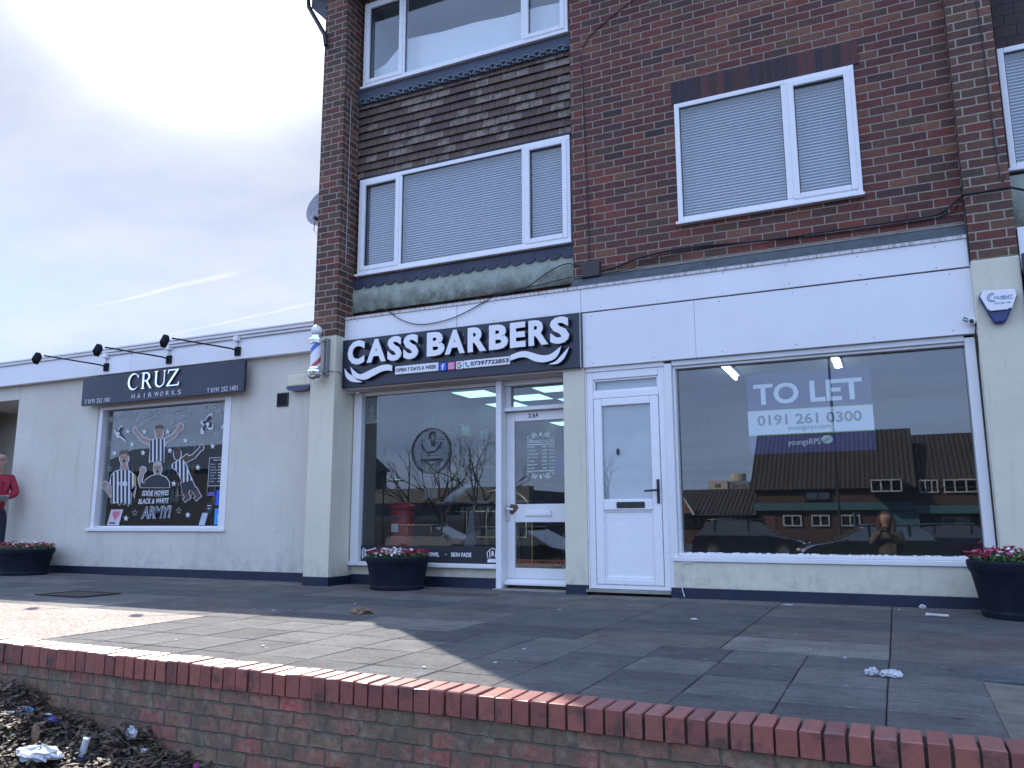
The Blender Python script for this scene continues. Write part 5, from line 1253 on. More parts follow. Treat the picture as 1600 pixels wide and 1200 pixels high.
# cables
def cable(lb, pts, r, mat=M_cable, y=-.03, group=None):
    P = []
    q = cr([tuple(p[:2]) for p in pts], 5)
    ys_ = [p[2] if len(p) > 2 else y for p in pts]
    n = len(q)
    o = thing('cable', lb, 'cable', (q[0][0], ys_[0], q[0][1]), 0, group)
    m = MB(); L = []
    for i, (x, z) in enumerate(q):
        f_ = i/(n-1)*(len(ys_)-1); k = min(int(f_), len(ys_)-2); yy = ys_[k]+(ys_[k+1]-ys_[k])*(f_-k); L.append((x, yy, z))
    m.tube(L, r, 6); m.build('wire', mat, o); return o
cable('slack black cable sagging across the fascia above the barber sign', [(-5.50,3.03,.10), (-5.40,3.045,.10), (-5.30,3.02,.09), (-5.12,3.055,.08), (-4.94,2.99,-.04), (-4.75,2.86,-.045), (-4.50,2.78,-.045), (-4.20,2.79,-.045), (-3.95,2.85,-.045), (-3.60,2.99,-.03), (-3.30,3.06,.06), (-3.05,3.20,.08), (-2.85,3.265,.085), (-2.68,3.20,.03)], .0055)
cable('black cable running from the junction box along the flashing to the right pier', [(-2.47,3.12,.03), (-2.30,3.14,.03), (-2.05,3.20,.03), (-1.60,3.23,.03), (-.9,3.19,.03), (-.2,3.19,.03), (.4,3.19,.03), (.55,3.22,.03), (.69,3.32,.02), (.71,3.30,-.07), (.9,3.30,-.075), (1.03,3.30,-.07), (1.2,3.27,.06)], .009)
cable('thin black cable clipped low across the flashing to the bay', [(-3.7,3.055,.08), (-3.2,3.075,.08), (-2.80,3.10,.04), (-2.45,3.085,.02), (-2.15,3.10,.02), (-1.85,3.19,.03), (-1.3,3.205,.04), (-.3,3.165,.04), (.5,3.175,.04), (.66,3.26,.04)], .005)
cable('thin cable dropping down the brickwork to the junction box', [(-2.585,3.23,.05), (-2.60,4.2,.05), (-2.62,5.2,.05), (-2.61,5.6,.05), (-2.3,5.85,.05), (-1.6,6.2,.05), (-1.0,6.6,.05)], .0045)
cable('black cable hanging down the right-hand brick pier', [(.93,5.1,-.066), (.945,4.6,-.066), (.95,4.0,-.066), (.965,3.4,-.066), (1.0,3.42,-.066)], .0045)
cable('dark cable in the corner of the right-hand brick pier', [(.7,3.3,.04), (.699,3.1,-.03), (.698,2.9,-.034), (.699,2.72,-.03)], .010)
cable('white cable curling down the post by the plastic door', [(-1.66,.312,-.012), (-1.74,.305,-.02), (-1.775,.26,-.022), (-1.77,.17,-.022), (-1.755,.08,-.022), (-1.735,.015,-.03)], .0045, M_whitecable)
cable('thin grey cable from the barber pole to the sign', [(-5.64,2.325,-.19), (-5.60,2.33,-.19), (-5.56,2.335,-.19), (-5.527,2.32,-.185), (-5.518,2.33,-.12), (-5.513,2.30,-.07)], .004, M_greymetal)
cable('thin white wire down the brick pier beside the bay', [(-5.52,5.7,-.05), (-5.52,4.6,-.05), (-5.52,3.6,-.05)], .003, M_whitecable)
o = thing('door_sensor', 'small pale sensor under the left end of the barber sign', 'sensor', (-5.4, .1, 2.1))
m = MB(); m.ball((-5.40,.10,2.115), .022, 12); m.tube([(-5.515,.0,2.135), (-5.51,.03,2.118), (-5.42,.09,2.116)], .004, 6); m.build('sensor_body', M_upvc, o, smooth=True)
o = thing('shop_sign', 'edge of a dark navy fascia sign at the right edge of the terrace', 'shop sign', (2, -.05, 2.2))
m = MB(); m.box(1.046, 4.6, -.115, -.069, 2.205, 2.735); m.build('board', M_navy, o); m = MB(); m.box(1.07, 4.58, -.121, -.1155, 2.24, 2.70); m.build('face', M_navy, o)
# ------------------------------------------------------------------ flower tubs
M_green = paint('leaf_green', (.06,.13,.03), .6, var=.5, scale=40)
M_fw = [flat('flower_white', (.78,.76,.74), .6), flat('flower_crimson', (.32,.012,.05), .6), flat('flower_pink', (.50,.10,.20), .6)]
def planter(loc, sc, lb, seed, mixw, rz=0., oval=1.):
    random.seed(seed)
    o = thing('flower_tub', lb, 'planter', (0, 0, 0), 0, 'black tubs of daisies along the shopfronts')
    rt, rb, h = .335, .272, .335
    def sec(r, z, n=48):
        return [(r*math.cos(2*PI*k/n)*(1+.006*(k % 6 == 0)), r*math.sin(2*PI*k/n)*(1+.006*(k % 6 == 0)), z) for k in range(n)]
    pr = [(rb, 0), (rb+.006, .012), (rb+.008, .035), (rb+.002, .045), (rt-.020, h-.075), (rt-.012, h-.065), (rt-.004, h-.050), (rt+.002, h-.012), (rt-.004, h), (rt-.025, h), (rt-.03, h-.03)]
    V = []; 
    for r, z in pr: V += sec(r, z)
    F = []; n = 48
    for i in range(len(pr)-1):
        for k in range(n): F.append((i*n+k, i*n+(k+1) % n, (i+1)*n+(k+1) % n, (i+1)*n+k))
    m = MB(); m.add(V, F); m.add(sec(rb, 0), [tuple(range(n-1, -1, -1))]); m.build('tub', M_tub, o, smooth=True, angle=30)
    m = MB(); m.add(sec(rt-.03, h-.03), [tuple(range(n))]); m.build('compost', M_soil, o)
    m = MB()
    for i in range(1500):
        a = random.uniform(0, 2*PI); r = (rt-.01)*math.sqrt(random.random()); z = h-.03+random.uniform(0, .075)*(1.15-(r/rt)**2*.5)
        p = Vector((r*math.cos(a), r*math.sin(a), z)); q = Quaternion((random.gauss(0,1), random.gauss(0,1), .3), random.uniform(.2, 1.3)) @ Quaternion((0,0,1), random.uniform(0, 6.28)); s_ = random.uniform(.010, .020)
        m.add([p+q @ Vector(v)*s_ for v in ((-1.4,0,0), (0,-.55,.2), (1.4,0,.1), (0,.55,.2))], [(0,1,2,3)])
    m.build('foliage', M_green, o)
    fl = [MB(), MB(), MB()]
    for i in range(210):
        a = random.uniform(0, 2*PI); r = (rt-.0)*math.sqrt(random.random()); z = h+random.uniform(.02, .075)*(1.1-(r/rt)**2*.45)
        cl_ = (math.sin(a*2.3+seed)+math.sin(r*17)+random.gauss(0, .6)) > (.9-2.2*mixw)
        k = 0 if cl_ else (1 if random.random() < .82 else 2)
        p = Vector((r*math.cos(a), r*math.sin(a), z)); s_ = random.uniform(.013, .022); tl_ = Matrix.Rotation(random.uniform(-.7, .7), 3, 'X') @ Matrix.Rotation(random.uniform(-.7, .7), 3, 'Y')
        np_ = 9; V = [p+tl_ @ Vector((0, 0, .004))]
        for j in range(np_*2):
            b_ = 2*PI*j/(np_*2); q = s_ if j % 2 == 0 else s_*.62; V.append(p+tl_ @ Vector((q*math.cos(b_), q*math.sin(b_), .003+.006*(j % 2 == 0))))
        fl[k].add(V, [(0, 1+j, 1+(j+1) % (np_*2)) for j in range(np_*2)]); fl[k].ball(p+tl_ @ Vector((0,0,.002)), s_*.55, 6, sz=.6)
        if random.random() < .15: fl[k].tube([p, p-Vector((0,0,.05))], .0015, 4)
    for k, nm in enumerate(('white_flowers', 'crimson_flowers', 'pink_flowers')):
        if fl[k].v: fl[k].build(nm, M_fw[k], o)
    o.location = loc; o.scale = (sc*oval, sc, sc if not isinstance(sc, tuple) else 1); o.rotation_euler[2] = rz
    return o
planter((-4.655, -.16, 0), .98, 'round black tub of white and crimson daisies in front of the barber window', 3, .42)
planter((.835, -.44, 0), 1.18, 'large black tub of crimson daisies at the right edge below the alarm box', 5, .10)
planter((-10.55, -.22, 0), 1.02, 'black tub of small crimson daisies beside the man in red', 8, .12, oval=1.42)

# ------------------------------------------------------------------ litter on the paving and in the bed
M_wpaper = paint('white_paper', (.52,.54,.57), .7, var=.3, scale=30); M_clear = paint('clear_plastic', (.50,.54,.58), .12, var=.2); M_purple = paint('purple_wrapper', (.10,.07,.42), .25, var=.3); M_brownp = paint('brown_card', (.22,.14,.09), .8, var=.3)
def crumple(name, label, cat, loc, sx, sy, sz, mat, seed, group=None, n=14, rough=.35, rz=0.):
    random.seed(seed)
    o = thing(name, label, cat, loc, rz, group)
    m = MB(); m.ball((0, 0, sz*.5), 1., n, sx=sx/2, sy=sy/2, sz=sz/2)
    m.v = [(v[0]*(1+random.uniform(-rough, rough)), v[1]*(1+random.uniform(-rough, rough)), max(.0, v[2]+random.uniform(-rough, rough)*sz*.6)) for v in m.v]
    a = m.build('crumpled_sheet' if cat != 'leaf' else 'leaf_blade', mat); a.parent = o
    return o
o = thing('paper_tissue', 'crumpled white tissue lying on the dark paving slabs at right', 'tissue', (-.10, -3.19, 0))
random.seed(2)
for k, (dx, dy, w_, d_) in enumerate(((-.045, .012, .05, .05), (.03, -.008, .085, .05))):
    m = MB(); m.ball((dx, dy, .012), 1, 16, sx=w_/2*1.15, sy=d_/2, sz=.016); m.v = [(v[0]+random.uniform(-.006,.006), v[1]+random.uniform(-.005,.005), max(.002, v[2]+random.uniform(-.007,.009))) for v in m.v]
    a = m.build('crumpled_fold', M_wpaper); a.parent = o
crumple('leaf_clump', 'small clump of brown dead leaves on the paving in the sunlight edge', 'leaf', (-3.70, -2.10, 0), .16, .09, .035, M_brownp, 4, rough=.6)
o = thing('paper_roll', 'small white rolled wrapper on the paving near the right tub', 'wrapper', (.215, -.66, .0), .05)
m = MB(); m.tube([(-.075,0,.016), (-.03,.002,.015), (.07,-.004,.013)], [.013,.010,.009], 8); a = m.build('roll', M_wpaper); a.parent = o
crumple('paper_scrap', 'curl of white paper against the plinth near the right tub', 'paper', (.135, -.10, 0), .05, .03, .03, M_wpaper, 9)
crumple('paper_scrap', 'black and white scrap on the paving in front of the plastic door', 'paper', (-1.316, -1.52, 0), .05, .03, .014, M_wpaper, 10)
crumple('paper_scrap', 'flat white scrap near the foot of the wall under the TO LET window', 'paper', (-.85, -.25, 0), .10, .035, .008, M_wpaper, 15)
random.seed(77)
gp = None
for i in range(24):
    x = random.uniform(-5, .9); y = random.uniform(-4.0, -.15)
    if gp is None:
        gp = o = thing('paper_fleck', 'tiny pale scrap of litter on the paving', 'litter scrap', (0, 0, 0), 0, 'tiny pale scraps scattered over the paving')
        m = MB(); m.prismz([(-.012,-.006), (.01,-.009), (.016,.003), (-.004,.009)], .001, .005); a = m.build('scrap', M_wpaper); a.parent = o
    else: o = copy_tree(gp)
    o.location = (x, y, 0); o.rotation_euler[2] = random.uniform(0, 6); s_ = random.uniform(.35, 1.0); o.scale = (s_, s_, s_)
def on_bed(px, py, it=6):
    z = -.3
    for _ in range(it):
        d = _rt*((px-800)/FPX)-_up*((py-600)/FPX)+_f; t_ = (z-CAMZ)/d.z; x = d.x*t_; y = CAMY+d.y*t_; z = bed_z(x, y)
    return x, y, z
def bedthing(px, py, *a, **k):
    x, y, z = on_bed(px, py); return (x, min(y, -4.43), z+.012)
crumple('plastic_bag', 'white crumpled plastic bag at the bottom left of the planting bed', 'bag', bedthing(60, 1192), .22, .13, .05, M_wpaper, 1, rough=.3, n=18)
crumple('plastic_bag', 'small white bag at the left edge of the planting bed', 'bag', bedthing(8, 1133), .09, .07, .06, M_wpaper, 2, rough=.35, n=14)
o = thing('food_tray', 'clear plastic food tray lying in the leaves at the left edge', 'food tray', bedthing(14, 1166), .4)
m = MB(); m.ring(-.07, .07, -.0, .012, -.045, .045, .01); m.v = [(v[0], v[2]*0+v[1], v[2]) for v in m.v]
m = MB(); m.prismz([(-.08,-.03), (-.06,-.05), (.06,-.05), (.08,-.03), (.08,.03), (.06,.05), (-.06,.05), (-.08,.03)], 0, .006); a = m.build('tray_base', M_clear, bevel=.002); a.parent = o
m = MB(); m.tube([(.085*math.cos(R(a_)), .055*math.sin(R(a_)), .022) for a_ in range(0, 361, 20)], .005, 6); a = m.build('tray_rim', M_clear); a.parent = o; 
m = MB(); m.box(-.05, .03, -.02, .015, .007, .012); a = m.build('label_sticker', M_wpaper); a.parent = o
o = thing('sweet_wrapper', 'shiny purple wrapper lying on the dead leaves', 'wrapper', bedthing(75, 1153), -.35)
random.seed(6); m = MB(); V = []
for i in range(8):
    for j in range(4): V.append((-.07+.02*i, -.022+.015*j, .012+.008*math.sin(i*1.3+j)+random.uniform(0,.008)))
m.add(V, [(i*4+j, (i+1)*4+j, (i+1)*4+j+1, i*4+j+1) for i in range(7) for j in range(3)]); m.v += []; a = m.build('foil', M_purple); a.parent = o
m = MB(); m.box(-.055, -.01, -.014, .012, .028, .030); a = m.build('white_print', M_wpaper); a.parent = o
o = thing('plastic_tube', 'white and violet plastic tube standing askew in the leaves', 'tube', bedthing(128, 1178), .3)
m = MB(); m.tube([(0,0,.0), (.018,.0,.075)], .015, 12); a = m.build('tube_body', M_wpaper, smooth=True); a.parent = o
m = MB(); m.tube([(-.006,0,-.015), (0,0,.0)], .016, 12); a = m.build('violet_end', M_purple); a.parent = o
crumple('paper_scrap', 'torn white and blue paper among the leaves by the wall foot', 'paper', bedthing(203, 1178), .05, .04, .05, M_wpaper, 22, rough=.5)
crumple('paper_scrap', 'pale grey scrap beside the torn paper by the wall foot', 'paper', bedthing(222, 1181), .05, .03, .02, M_clear, 23, rough=.4)
crumple('paper_scrap', 'grey crushed carton among the leaves in the middle of the bed', 'paper', bedthing(157, 1160), .09, .04, .015, M_clear, 24, rough=.4, rz=-.4)
crumple('paper_scrap', 'brown torn card standing up near the wall at the left', 'card', bedthing(58, 1118), .045, .03, .09, M_brownp, 25, rough=.2)
crumple('paper_scrap', 'small white scrap under the purple wrapper', 'paper', bedthing(28, 1172), .05, .03, .02, M_wpaper, 26, rough=.4)
crumple('paper_scrap', 'yellow scrap at the bottom of the planting bed', 'paper', bedthing(322, 1198), .035, .02, .02, flat('yellow_scrap', (.5,.42,.05), .6), 27)
crumple('paper_scrap', 'magenta scrap at the bottom of the planting bed', 'paper', bedthing(344, 1196), .03, .03, .03, flat('magenta_scrap', (.45,.05,.25), .6), 28)
crumple('paper_scrap', 'greenish scrap near the left edge of the planting bed', 'paper', bedthing(22, 1112), .04, .02, .02, flat('green_scrap', (.15,.30,.12), .6), 29)
crumple('drink_can', 'crushed blue can half buried in the leaves', 'can', bedthing(40, 1160), .05, .035, .03, flat('blue_can', (.08,.22,.42), .3), 30, rough=.2)
o = thing('manhole_cover', 'rusty drain grating let into the paving at left', 'drain cover', (-7.1, -1.92, .002))
m = MB(); m.ring(-.32, .32, -.22, .22, 0, 1, .03); m.v = [(v[0], v[2], v[1]*.008+.002) for v in m.v]; m.f = [f[::-1] for f in m.f]; a = m.build('frame', M_joint); a.parent = o
m = MB(); m.box(-.288, .288, -.188, .188, .0008, .0016); a = m.build('cover_plate', paint('rusty_cover', (.10,.085,.075), .85, var=.3, scale=20)); a.parent = o
m = MB(); 
for i in range(11): m.box(-.275+.05*i, -.25+.05*i, -.185, .185, .001, .006)
a = m.build('bars', paint('rusty_cover', (.10,.085,.075))); a.parent = o

# ------------------------------------------------------------------ people
def skin_mesh(name, joints, edges, mat, parent, sub=2, root=0, flat_=None, post=None):
    me = bpy.data.meshes.new(name); me.from_pydata([j[0] for j in joints], edges, [])
    ob = bpy.data.objects.new(name, me); col.objects.link(ob)
    md = ob.modifiers.new('s', 'SKIN'); md.use_smooth_shade = True
    for v, j in zip(me.skin_vertices[0].data, joints):
        r = j[1]; v.radius = r if isinstance(r, (tuple, list)) else (r, r); v.use_root = False
    me.skin_vertices[0].data[root].use_root = True
    ms = ob.modifiers.new('u', 'SUBSURF'); ms.levels = sub; ms.render_levels = sub
    dg = bpy.context.evaluated_depsgraph_get(); dg.update()
    nm = bpy.data.meshes.new_from_object(ob.evaluated_get(dg)); bpy.data.objects.remove(ob)
    nm.materials.clear(); nm.materials.append(mat)
    nm.polygons.foreach_set('use_smooth', [True]*len(nm.polygons))
    if post:
        for v in nm.vertices: v.co = post(v.co)
    o2 = bpy.data.objects.new(name, nm); col.objects.link(o2)
    if parent is not None: o2.parent = parent
    return o2
M_skin = paint('skin', (.46,.27,.21), .55, var=.08, scale=10)
def person(label, loc, rz, hair, jacket, trousers, shoe, la, ra, hgt=1.0, bald=False, headturn=(0, 0), longhair=False, group=None):
    """la/ra: (elbow, wrist) of each arm; figure faces +x locally, left side is +y"""
    o = thing('person', label, 'person', (0, 0, 0), 0, group)
    hx = headturn[0]
    J = [((0,0,.97), .085), ((0,0,1.12), .085), ((0,0,1.32), (.12,.10)), ((.01,0,1.44), .066), ((.025+hx*.6,0,1.52), .062),
         ((.035+hx,0,1.585), (.085,.090)), ((.03+hx,0,1.68), (.108,.118)), ((.025+hx,0,1.755), .085)]
    E = [(0,1),(1,2),(2,3),(3,4),(4,5),(5,6),(6,7)]
    for s, arm in ((1, la), (-1, ra)):
        b_ = len(J); sh_ = (0, s*.175, 1.40)
        J += [(sh_, .052), (arm[0], .040), (arm[1], .028)]
        E += [(2, b_), (b_, b_+1), (b_+1, b_+2)]
        d = (Vector(arm[1])-Vector(arm[0])).normalized(); side = d.cross(Vector((0, 0, 1))).normalized(); upv = side.cross(d)
        pm = Vector(arm[1])+d*.05; J.append((tuple(pm), (.030, .018))); E.append((b_+2, len(J)-1)); pi_ = len(J)-1
        for k, (off, L) in enumerate(((-.030, .060), (-.010, .072), (.010, .068), (.030, .052))):
            a0 = pm+side*off+d*.03; a1 = a0+d*L*.5-upv*.010; a2 = a1+d*L*.35-upv*.030
            J += [(tuple(a0), .0095), (tuple(a1), .0085), (tuple(a2), .0075)]; q = len(J)-3; E += [(pi_, q), (q, q+1), (q+1, q+2)]
        t0 = Vector(arm[1])+d*.03-side*s*.028; t1 = t0+d*.030-side*s*.018+upv*.012
        J += [(tuple(t0), .011), (tuple(t1), .009)]; q = len(J)-2; E += [(b_+2, q), (q, q+1)]
    for s in (1, -1):
        b_ = len(J); J += [((0,s*.085,.86), .072), ((.015,s*.105,.50), .052), ((-.01,s*.11,.10), .036), ((.0,s*.11,.045), .036), ((.13,s*.125,.03), .030)]
        E += [(0, b_), (b_, b_+1), (b_+1, b_+2), (b_+2, b_+3), (b_+3, b_+4)]
    skin_mesh('body', J, E, M_skin, o)
    # face: nose, ears, eyes, mouth
    m = MB(); hc = Vector((.03+hx, 0, 1.66))
    m.ball(hc+Vector((.090,0,-.02)), .014, 8, sx=1.1, sy=.8, sz=1.7)
    for s in (-1, 1): m.ball(hc+Vector((-.005,s*.080,-.022)), .018, 8, sx=.9, sy=.5, sz=1.5)
    m.build('nose_and_ears', M_skin, o, smooth=True)
    m = MB()
    for s in (-1, 1): m.ball(hc+Vector((.078,s*.032,.008)), .008, 8, sx=.5, sy=1.4)
    m.ball(hc+Vector((.080,0,-.062)), .008, 8, sx=.4, sy=2.6, sz=.6); m.build('eyes_and_mouth', M_bv, o)
    if bald:
        m = MB()
        for s in (-1, 1): m.tube([hc+Vector((.105+.0*a_,s*.036+.026*math.cos(a_/8*2*PI),.008+.018*math.sin(a_/8*2*PI))) for a_ in range(9)], .004, 5); m.tube([hc+Vector((.105,s*.062,.012)), hc+Vector((.01,s*.098,.008))], .0035, 5)
        m.build('glasses', M_blackplastic, o)
    if not bald or longhair:
        m = MB(); m.ball(hc+Vector((-.018,0,.028)), .105, 16, sx=.98, sy=.95, sz=1.02)
        if longhair:
            for s in (-1, 1):
                m.tube([hc+Vector((-.01,s*.075,.06)), hc+Vector((.0,s*.105,-.05)), hc+Vector((.01,s*.115,-.16)), hc+Vector((.03,s*.105,-.26))], [.045,.045,.045,.02], 10)
            m.tube([hc+Vector((-.06,0,.03)), hc+Vector((-.09,0,-.1)), hc+Vector((-.09,0,-.25))], [.08,.09,.05], 12)
        m.build('hair', hair, o, smooth=True)
    elif hair is not None:
        m = MB(); m.tube([hc+Vector((.01,.088,-.005)), hc+Vector((-.05,.075,-.02)), hc+Vector((-.085,.0,-.03)), hc+Vector((-.05,-.075,-.02)), hc+Vector((.01,-.088,-.005))], .022, 8); m.build('hair', hair, o, smooth=True)
    # jacket
    J = [((0,0,.88), (.17,.14)), ((0,0,1.02), (.165,.145)), ((0,0,1.18), (.170,.145)), ((0,0,1.36), (.165,.135)), ((.0,0,1.455), .085), ((.0,0,1.485), .075)]
    E = [(0,1),(1,2),(2,3),(3,4),(4,5)]
    for s, arm in ((1, la), (-1, ra)):
        b_ = len(J); w_ = Vector(arm[1])+(Vector(arm[0])-Vector(arm[1])).normalized()*.03
        J += [((0, s*.178, 1.395), .074), (arm[0], .060), (tuple(w_), .046)]; E += [(3, b_), (b_, b_+1), (b_+1, b_+2)]
    skin_mesh('jacket', J, E, jacket, o, root=2)
    J = [((0,0,.98), (.145,.125)), ((0,0,.90), (.15,.13))]; E = [(0,1)]
    for s in (1, -1):
        b_ = len(J); J += [((0,s*.095,.80), .095), ((.015,s*.105,.50), .072), ((-.008,s*.11,.10), .058)]; E += [(1, b_), (b_, b_+1), (b_+1, b_+2)]
    skin_mesh('trousers', J, E, trousers, o)
    for s in (1, -1):
        m = MB(); m.ball((.06, s*.12, .038), .05, 12, sx=2.7, sy=.95, sz=.85); m.v = [(v[0], v[1], max(0, v[2])) for v in m.v]; m.build('shoe', shoe, o, smooth=True)
    o.location = loc; o.rotation_euler = (0, 0, rz); o.scale = (hgt,)*3
    return o
M_redj = paint('red_jacket', (.30,.012,.035), .7, var=.15, scale=6, bump=.2, bscale=25); M_trs = paint('navy_trousers', (.02,.024,.04), .8, var=.15)
pr_ = person('bald man in a red jacket reading white papers at the left edge', (-11.41, -.10, .0), R(-30), M_gh, M_redj, M_trs, M_blackplastic,
    ((.05,.26,1.16), (.26,.10,1.09)), ((.06,-.25,1.14), (.30,-.08,1.06)), hgt=.93, bald=True, headturn=(.05, 0))
o = thing('paper_sheets', 'white folded papers held by the man in the red jacket', 'papers', (-11.07, -.30, .985), R(-30))
m = MB(); m.add([(-.16,-.13,.0),(.02,-.15,-.02),(.20,-.14,.045),(.20,.14,.045),(.02,.13,-.02),(-.16,.15,.0),(-.16,-.13,.006),(.02,-.15,-.012),(.20,-.14,.051),(.20,.14,.051),(.02,.13,-.012),(-.16,.15,.006)], [(5,4,1,0),(4,3,2,1),(6,7,10,11),(7,8,9,10),(0,1,7,6),(1,2,8,7),(2,3,9,8),(3,4,10,9),(4,5,11,10),(5,0,6,11)]); a = m.build('sheets', M_wpaper); a.parent = o
# the woman taking the picture, seen only in the shop glass
M_coat = paint('olive_coat', (.10,.09,.065), .8, var=.15); M_redhair = paint('auburn_hair', (.11,.045,.028), .6, var=.4, scale=30)
person('long-haired woman in olive coat taking the picture, reflected in the TO LET window', (-.16, -7.72, -.95), R(90), M_redhair, M_coat, M_trs, M_blackplastic,
    ((.10,.24,1.22), (.27,.07,1.47)), ((.08,-.25,1.18), (.24,-.05,1.42)), hgt=.985, longhair=True)
o = thing('mobile_phone', 'dark phone held up by the woman reflected in the TO LET window', 'phone', (-.18, -7.42, .50))
m = MB(); m.box(-.075, .075, -.004, .004, -.036, .036); a = m.build('phone_body', M_blackplastic, bevel=.003); a.parent = o

# ------------------------------------------------------------------ across the road (seen in the shop glass)
M_oppbrick = brickmat('opposite_brick', BW, BH, .011, [(0, (.062,.034,.029)), (.4, (.08,.042,.035)), (.7, (.055,.031,.028)), (1., (.075,.048,.038))], (.10,.09,.08))
def rooftile(name, c):
    t = NT(name); ps = t.n('ShaderNodeNewGeometry').outputs['Position']; s = t.n('ShaderNodeSeparateXYZ', {0: ps})
    wv = t.math('SINE', t.math('MULTIPLY', s.outputs[0], 2*PI/.30)); wz = t.math('FRACT', t.math('DIVIDE', s.outputs[2], .22))
    cc = t.mix(1., c4(c), t.ramp(t.noise(ps, 2., 7), [(.3, (.7,)*3), (.7, (1.35,)*3)]), 'MULTIPLY')
    cc = t.mix(t.math('MULTIPLY', t.math('LESS_THAN', wz, .15), .6), cc, c4(mul(c, .35)))
    return t.out(t.pbr(cc, .8, 0., t.bump(t.math('ADD', wv, wz), .8, .05)))
M_roof = rooftile('brown_roof_tile', (.040,.034,.033)); M_teal = paint('teal_paint', (.05,.13,.155), .5); M_win = glassmat('far_glass', (.1,.1,.12), k=1.4, base=.1)
M_farwhite = paint('far_white_frame', (.42,.42,.42), .6)
def block(lb, x0, x1, y0, y1, z1, mat, cat='building', name='house', z0=-.95):
    o = thing(name, lb, cat, ((x0+x1)/2, y1, z0)); m = MB(); m.box(x0, x1, y0, y1, z0, z1); m.build('wall', mat, o); return o
def fwin(o, x0, x1, z0, z1, y, mull=1, mat=None):
    f = MB(); f.ring(x0, x1, z0, z1, y, y+.12, .09)
    for k in range(mull):
        xc = x0+(x1-x0)*(k+1)/(mull+1); f.box(xc-.045, xc+.045, y, y+.12, z0+.091, z1-.091)
    w_ = f.build('window', mat or M_farwhite, o); g = MB(); g.box(x0+.05, x1-.05, y+.001, y+.03, z0+.05, z1-.05); g.build('pane', M_win, w_)
def roof(o, x0, x1, y0, y1, ze, zr, mat, hip=0., ov=.35):
    ym = (y0+y1)/2; m = MB()
    m.add([(x0-ov,y0-ov,ze),(x1+ov,y0-ov,ze),(x1+ov,y1+ov,ze),(x0-ov,y1+ov,ze),(x0-ov+hip,ym,zr),(x1+ov-hip,ym,zr)], [(0,1,5,4),(2,3,4,5),(1,2,5),(3,0,4),(3,2,1,0)]); return m.build('roof', mat, o)
Yf = -50.
o = block('two-storey brick clubhouse with steep tiled roof across the car park', -8.6, 1.0, Yf-9, Yf, 1.8+.9, M_oppbrick)
roof(o, -8.6, 1.0, Yf-9, Yf, 2.65, 6.9, M_roof)
m = MB(); m.box(-8.7, 1.1, Yf, Yf+.35, 1.25, 1.75); m.build('teal_fascia', M_teal, o)
for a, c in ((-6.9,-5.7), (-5.1,-3.95), (-3.3,-2.1)): fwin(o, a, c, .2, .95, Yf+.01)
fwin(o, -5.4, -3.8, 1.9, 2.5, Yf+.01, 1, M_blackplastic)
m = MB(); m.tube([(-2.45,Yf+.2,1.75), (-2.45,Yf+.2,-.95)], .06, 8); m.build('downpipe', M_teal, o)
m = MB(); m.box(-8.3, -7.4, Yf+.01, Yf+.05, -.2, .9); m.build('door', paint('maroon_door', (.12,.05,.05), .5), o)
o = block('long tiled-roof brick pub with dormer window across the car park', 1.02, 16, Yf-10, Yf-.8, 3.2, M_oppbrick)
roof(o, -1.5, 16, Yf-12, Yf-1.0, 2.6, 6.6, M_roof)
m = MB(); m.box(1.05, 16, Yf-.79, Yf+.2, 1.0, 1.5); m.build('teal_fascia', M_teal, o)
m = MB(); m.box(-1.0, 1.35, Yf+.02, Yf+.08, -.95, 1.4); m.build('garage_door', M_teal, o)
m = MB(); m.box(-1.3, .6, Yf+.1, Yf+1.4, 2.3, 3.2); m.build('dormer', M_roof, o)
fwin(o, -1.3, .5, 2.35, 3.15, Yf+1.41, 2)
for a, c in ((1.5, 2.6), (2.9, 4.8), (6., 7.8), (9, 10.8)): fwin(o, a, c, 2.3, 3.15, Yf-.78, 2)
for a, c in ((2.6, 4.2), (6., 7.5)): fwin(o, a, c, .0, .8, Yf-.78, 1)
o = block('low gabled brick house beyond the clubhouse', -14.2, -8.9, Yf-8, Yf+.5, 1.0, M_oppbrick)
roof(o, -14.2, -8.9, Yf-8, Yf+.5, .95, 2.9, M_roof)
m = MB(); m.prism([(-14.3,1.1), (-12.8,1.1), (-13.55,2.35)], Yf+.86, Yf+.95); m.build('gable', paint('gable_tiles', (.22,.09,.06), .8), o)
m = MB(); stroke(m, [(-14.4,1.0), (-13.55,2.45), (-12.7,1.0)], .12, Yf+.96, Yf+1.02); m.build('barge_board', M_white, o)
fwin(o, -13.9, -12.3, .1, .8, Yf+.51, 1, M_blackplastic); fwin(o, -11.6, -10.2, .1, .8, Yf+.51, 1)
o = block('pale tower block with balconies far beyond the roofs', -53, -47, -262, -250, 12.6, paint('tower_pale', (.50,.45,.38), .8), name='tower_block')
m = MB(); m.box(-46.99, -40.5, -262, -250.5, -.95, 12.2); m.build('wing', paint('tower_grey', (.20,.20,.21), .8), o)
m = MB(); m.lathe([(2.4,12.7), (2.4,14.9), (2.2,15.1)], (-44.5,-256,0), 20); m.build('roof_tank', paint('tower_pale', (.5,.45,.38)), o)
for k in range(5):
    fwin(o, -50.8, -49.2, 2.6+2*k, 3.7+2*k, -249.99, 1); fwin(o, -45.6, -43.6, 2.4+2*k, 3.4+2*k, -250.49, 1); fwin(o, -42.8, -41.2, 2.4+2*k, 3.4+2*k, -250.49, 1)
o = block('long flat-roofed shop parade across the road', -44, -19.5, -44, -36, 2.45, paint('parade_dark', (.07,.07,.08), .6), name='shop_parade')
m = MB(); m.box(-44.2, -19.3, -36, -35.3, 1.75, 2.65); m.build('fascia', paint('parade_fascia', (.15,.145,.14), .7), o)
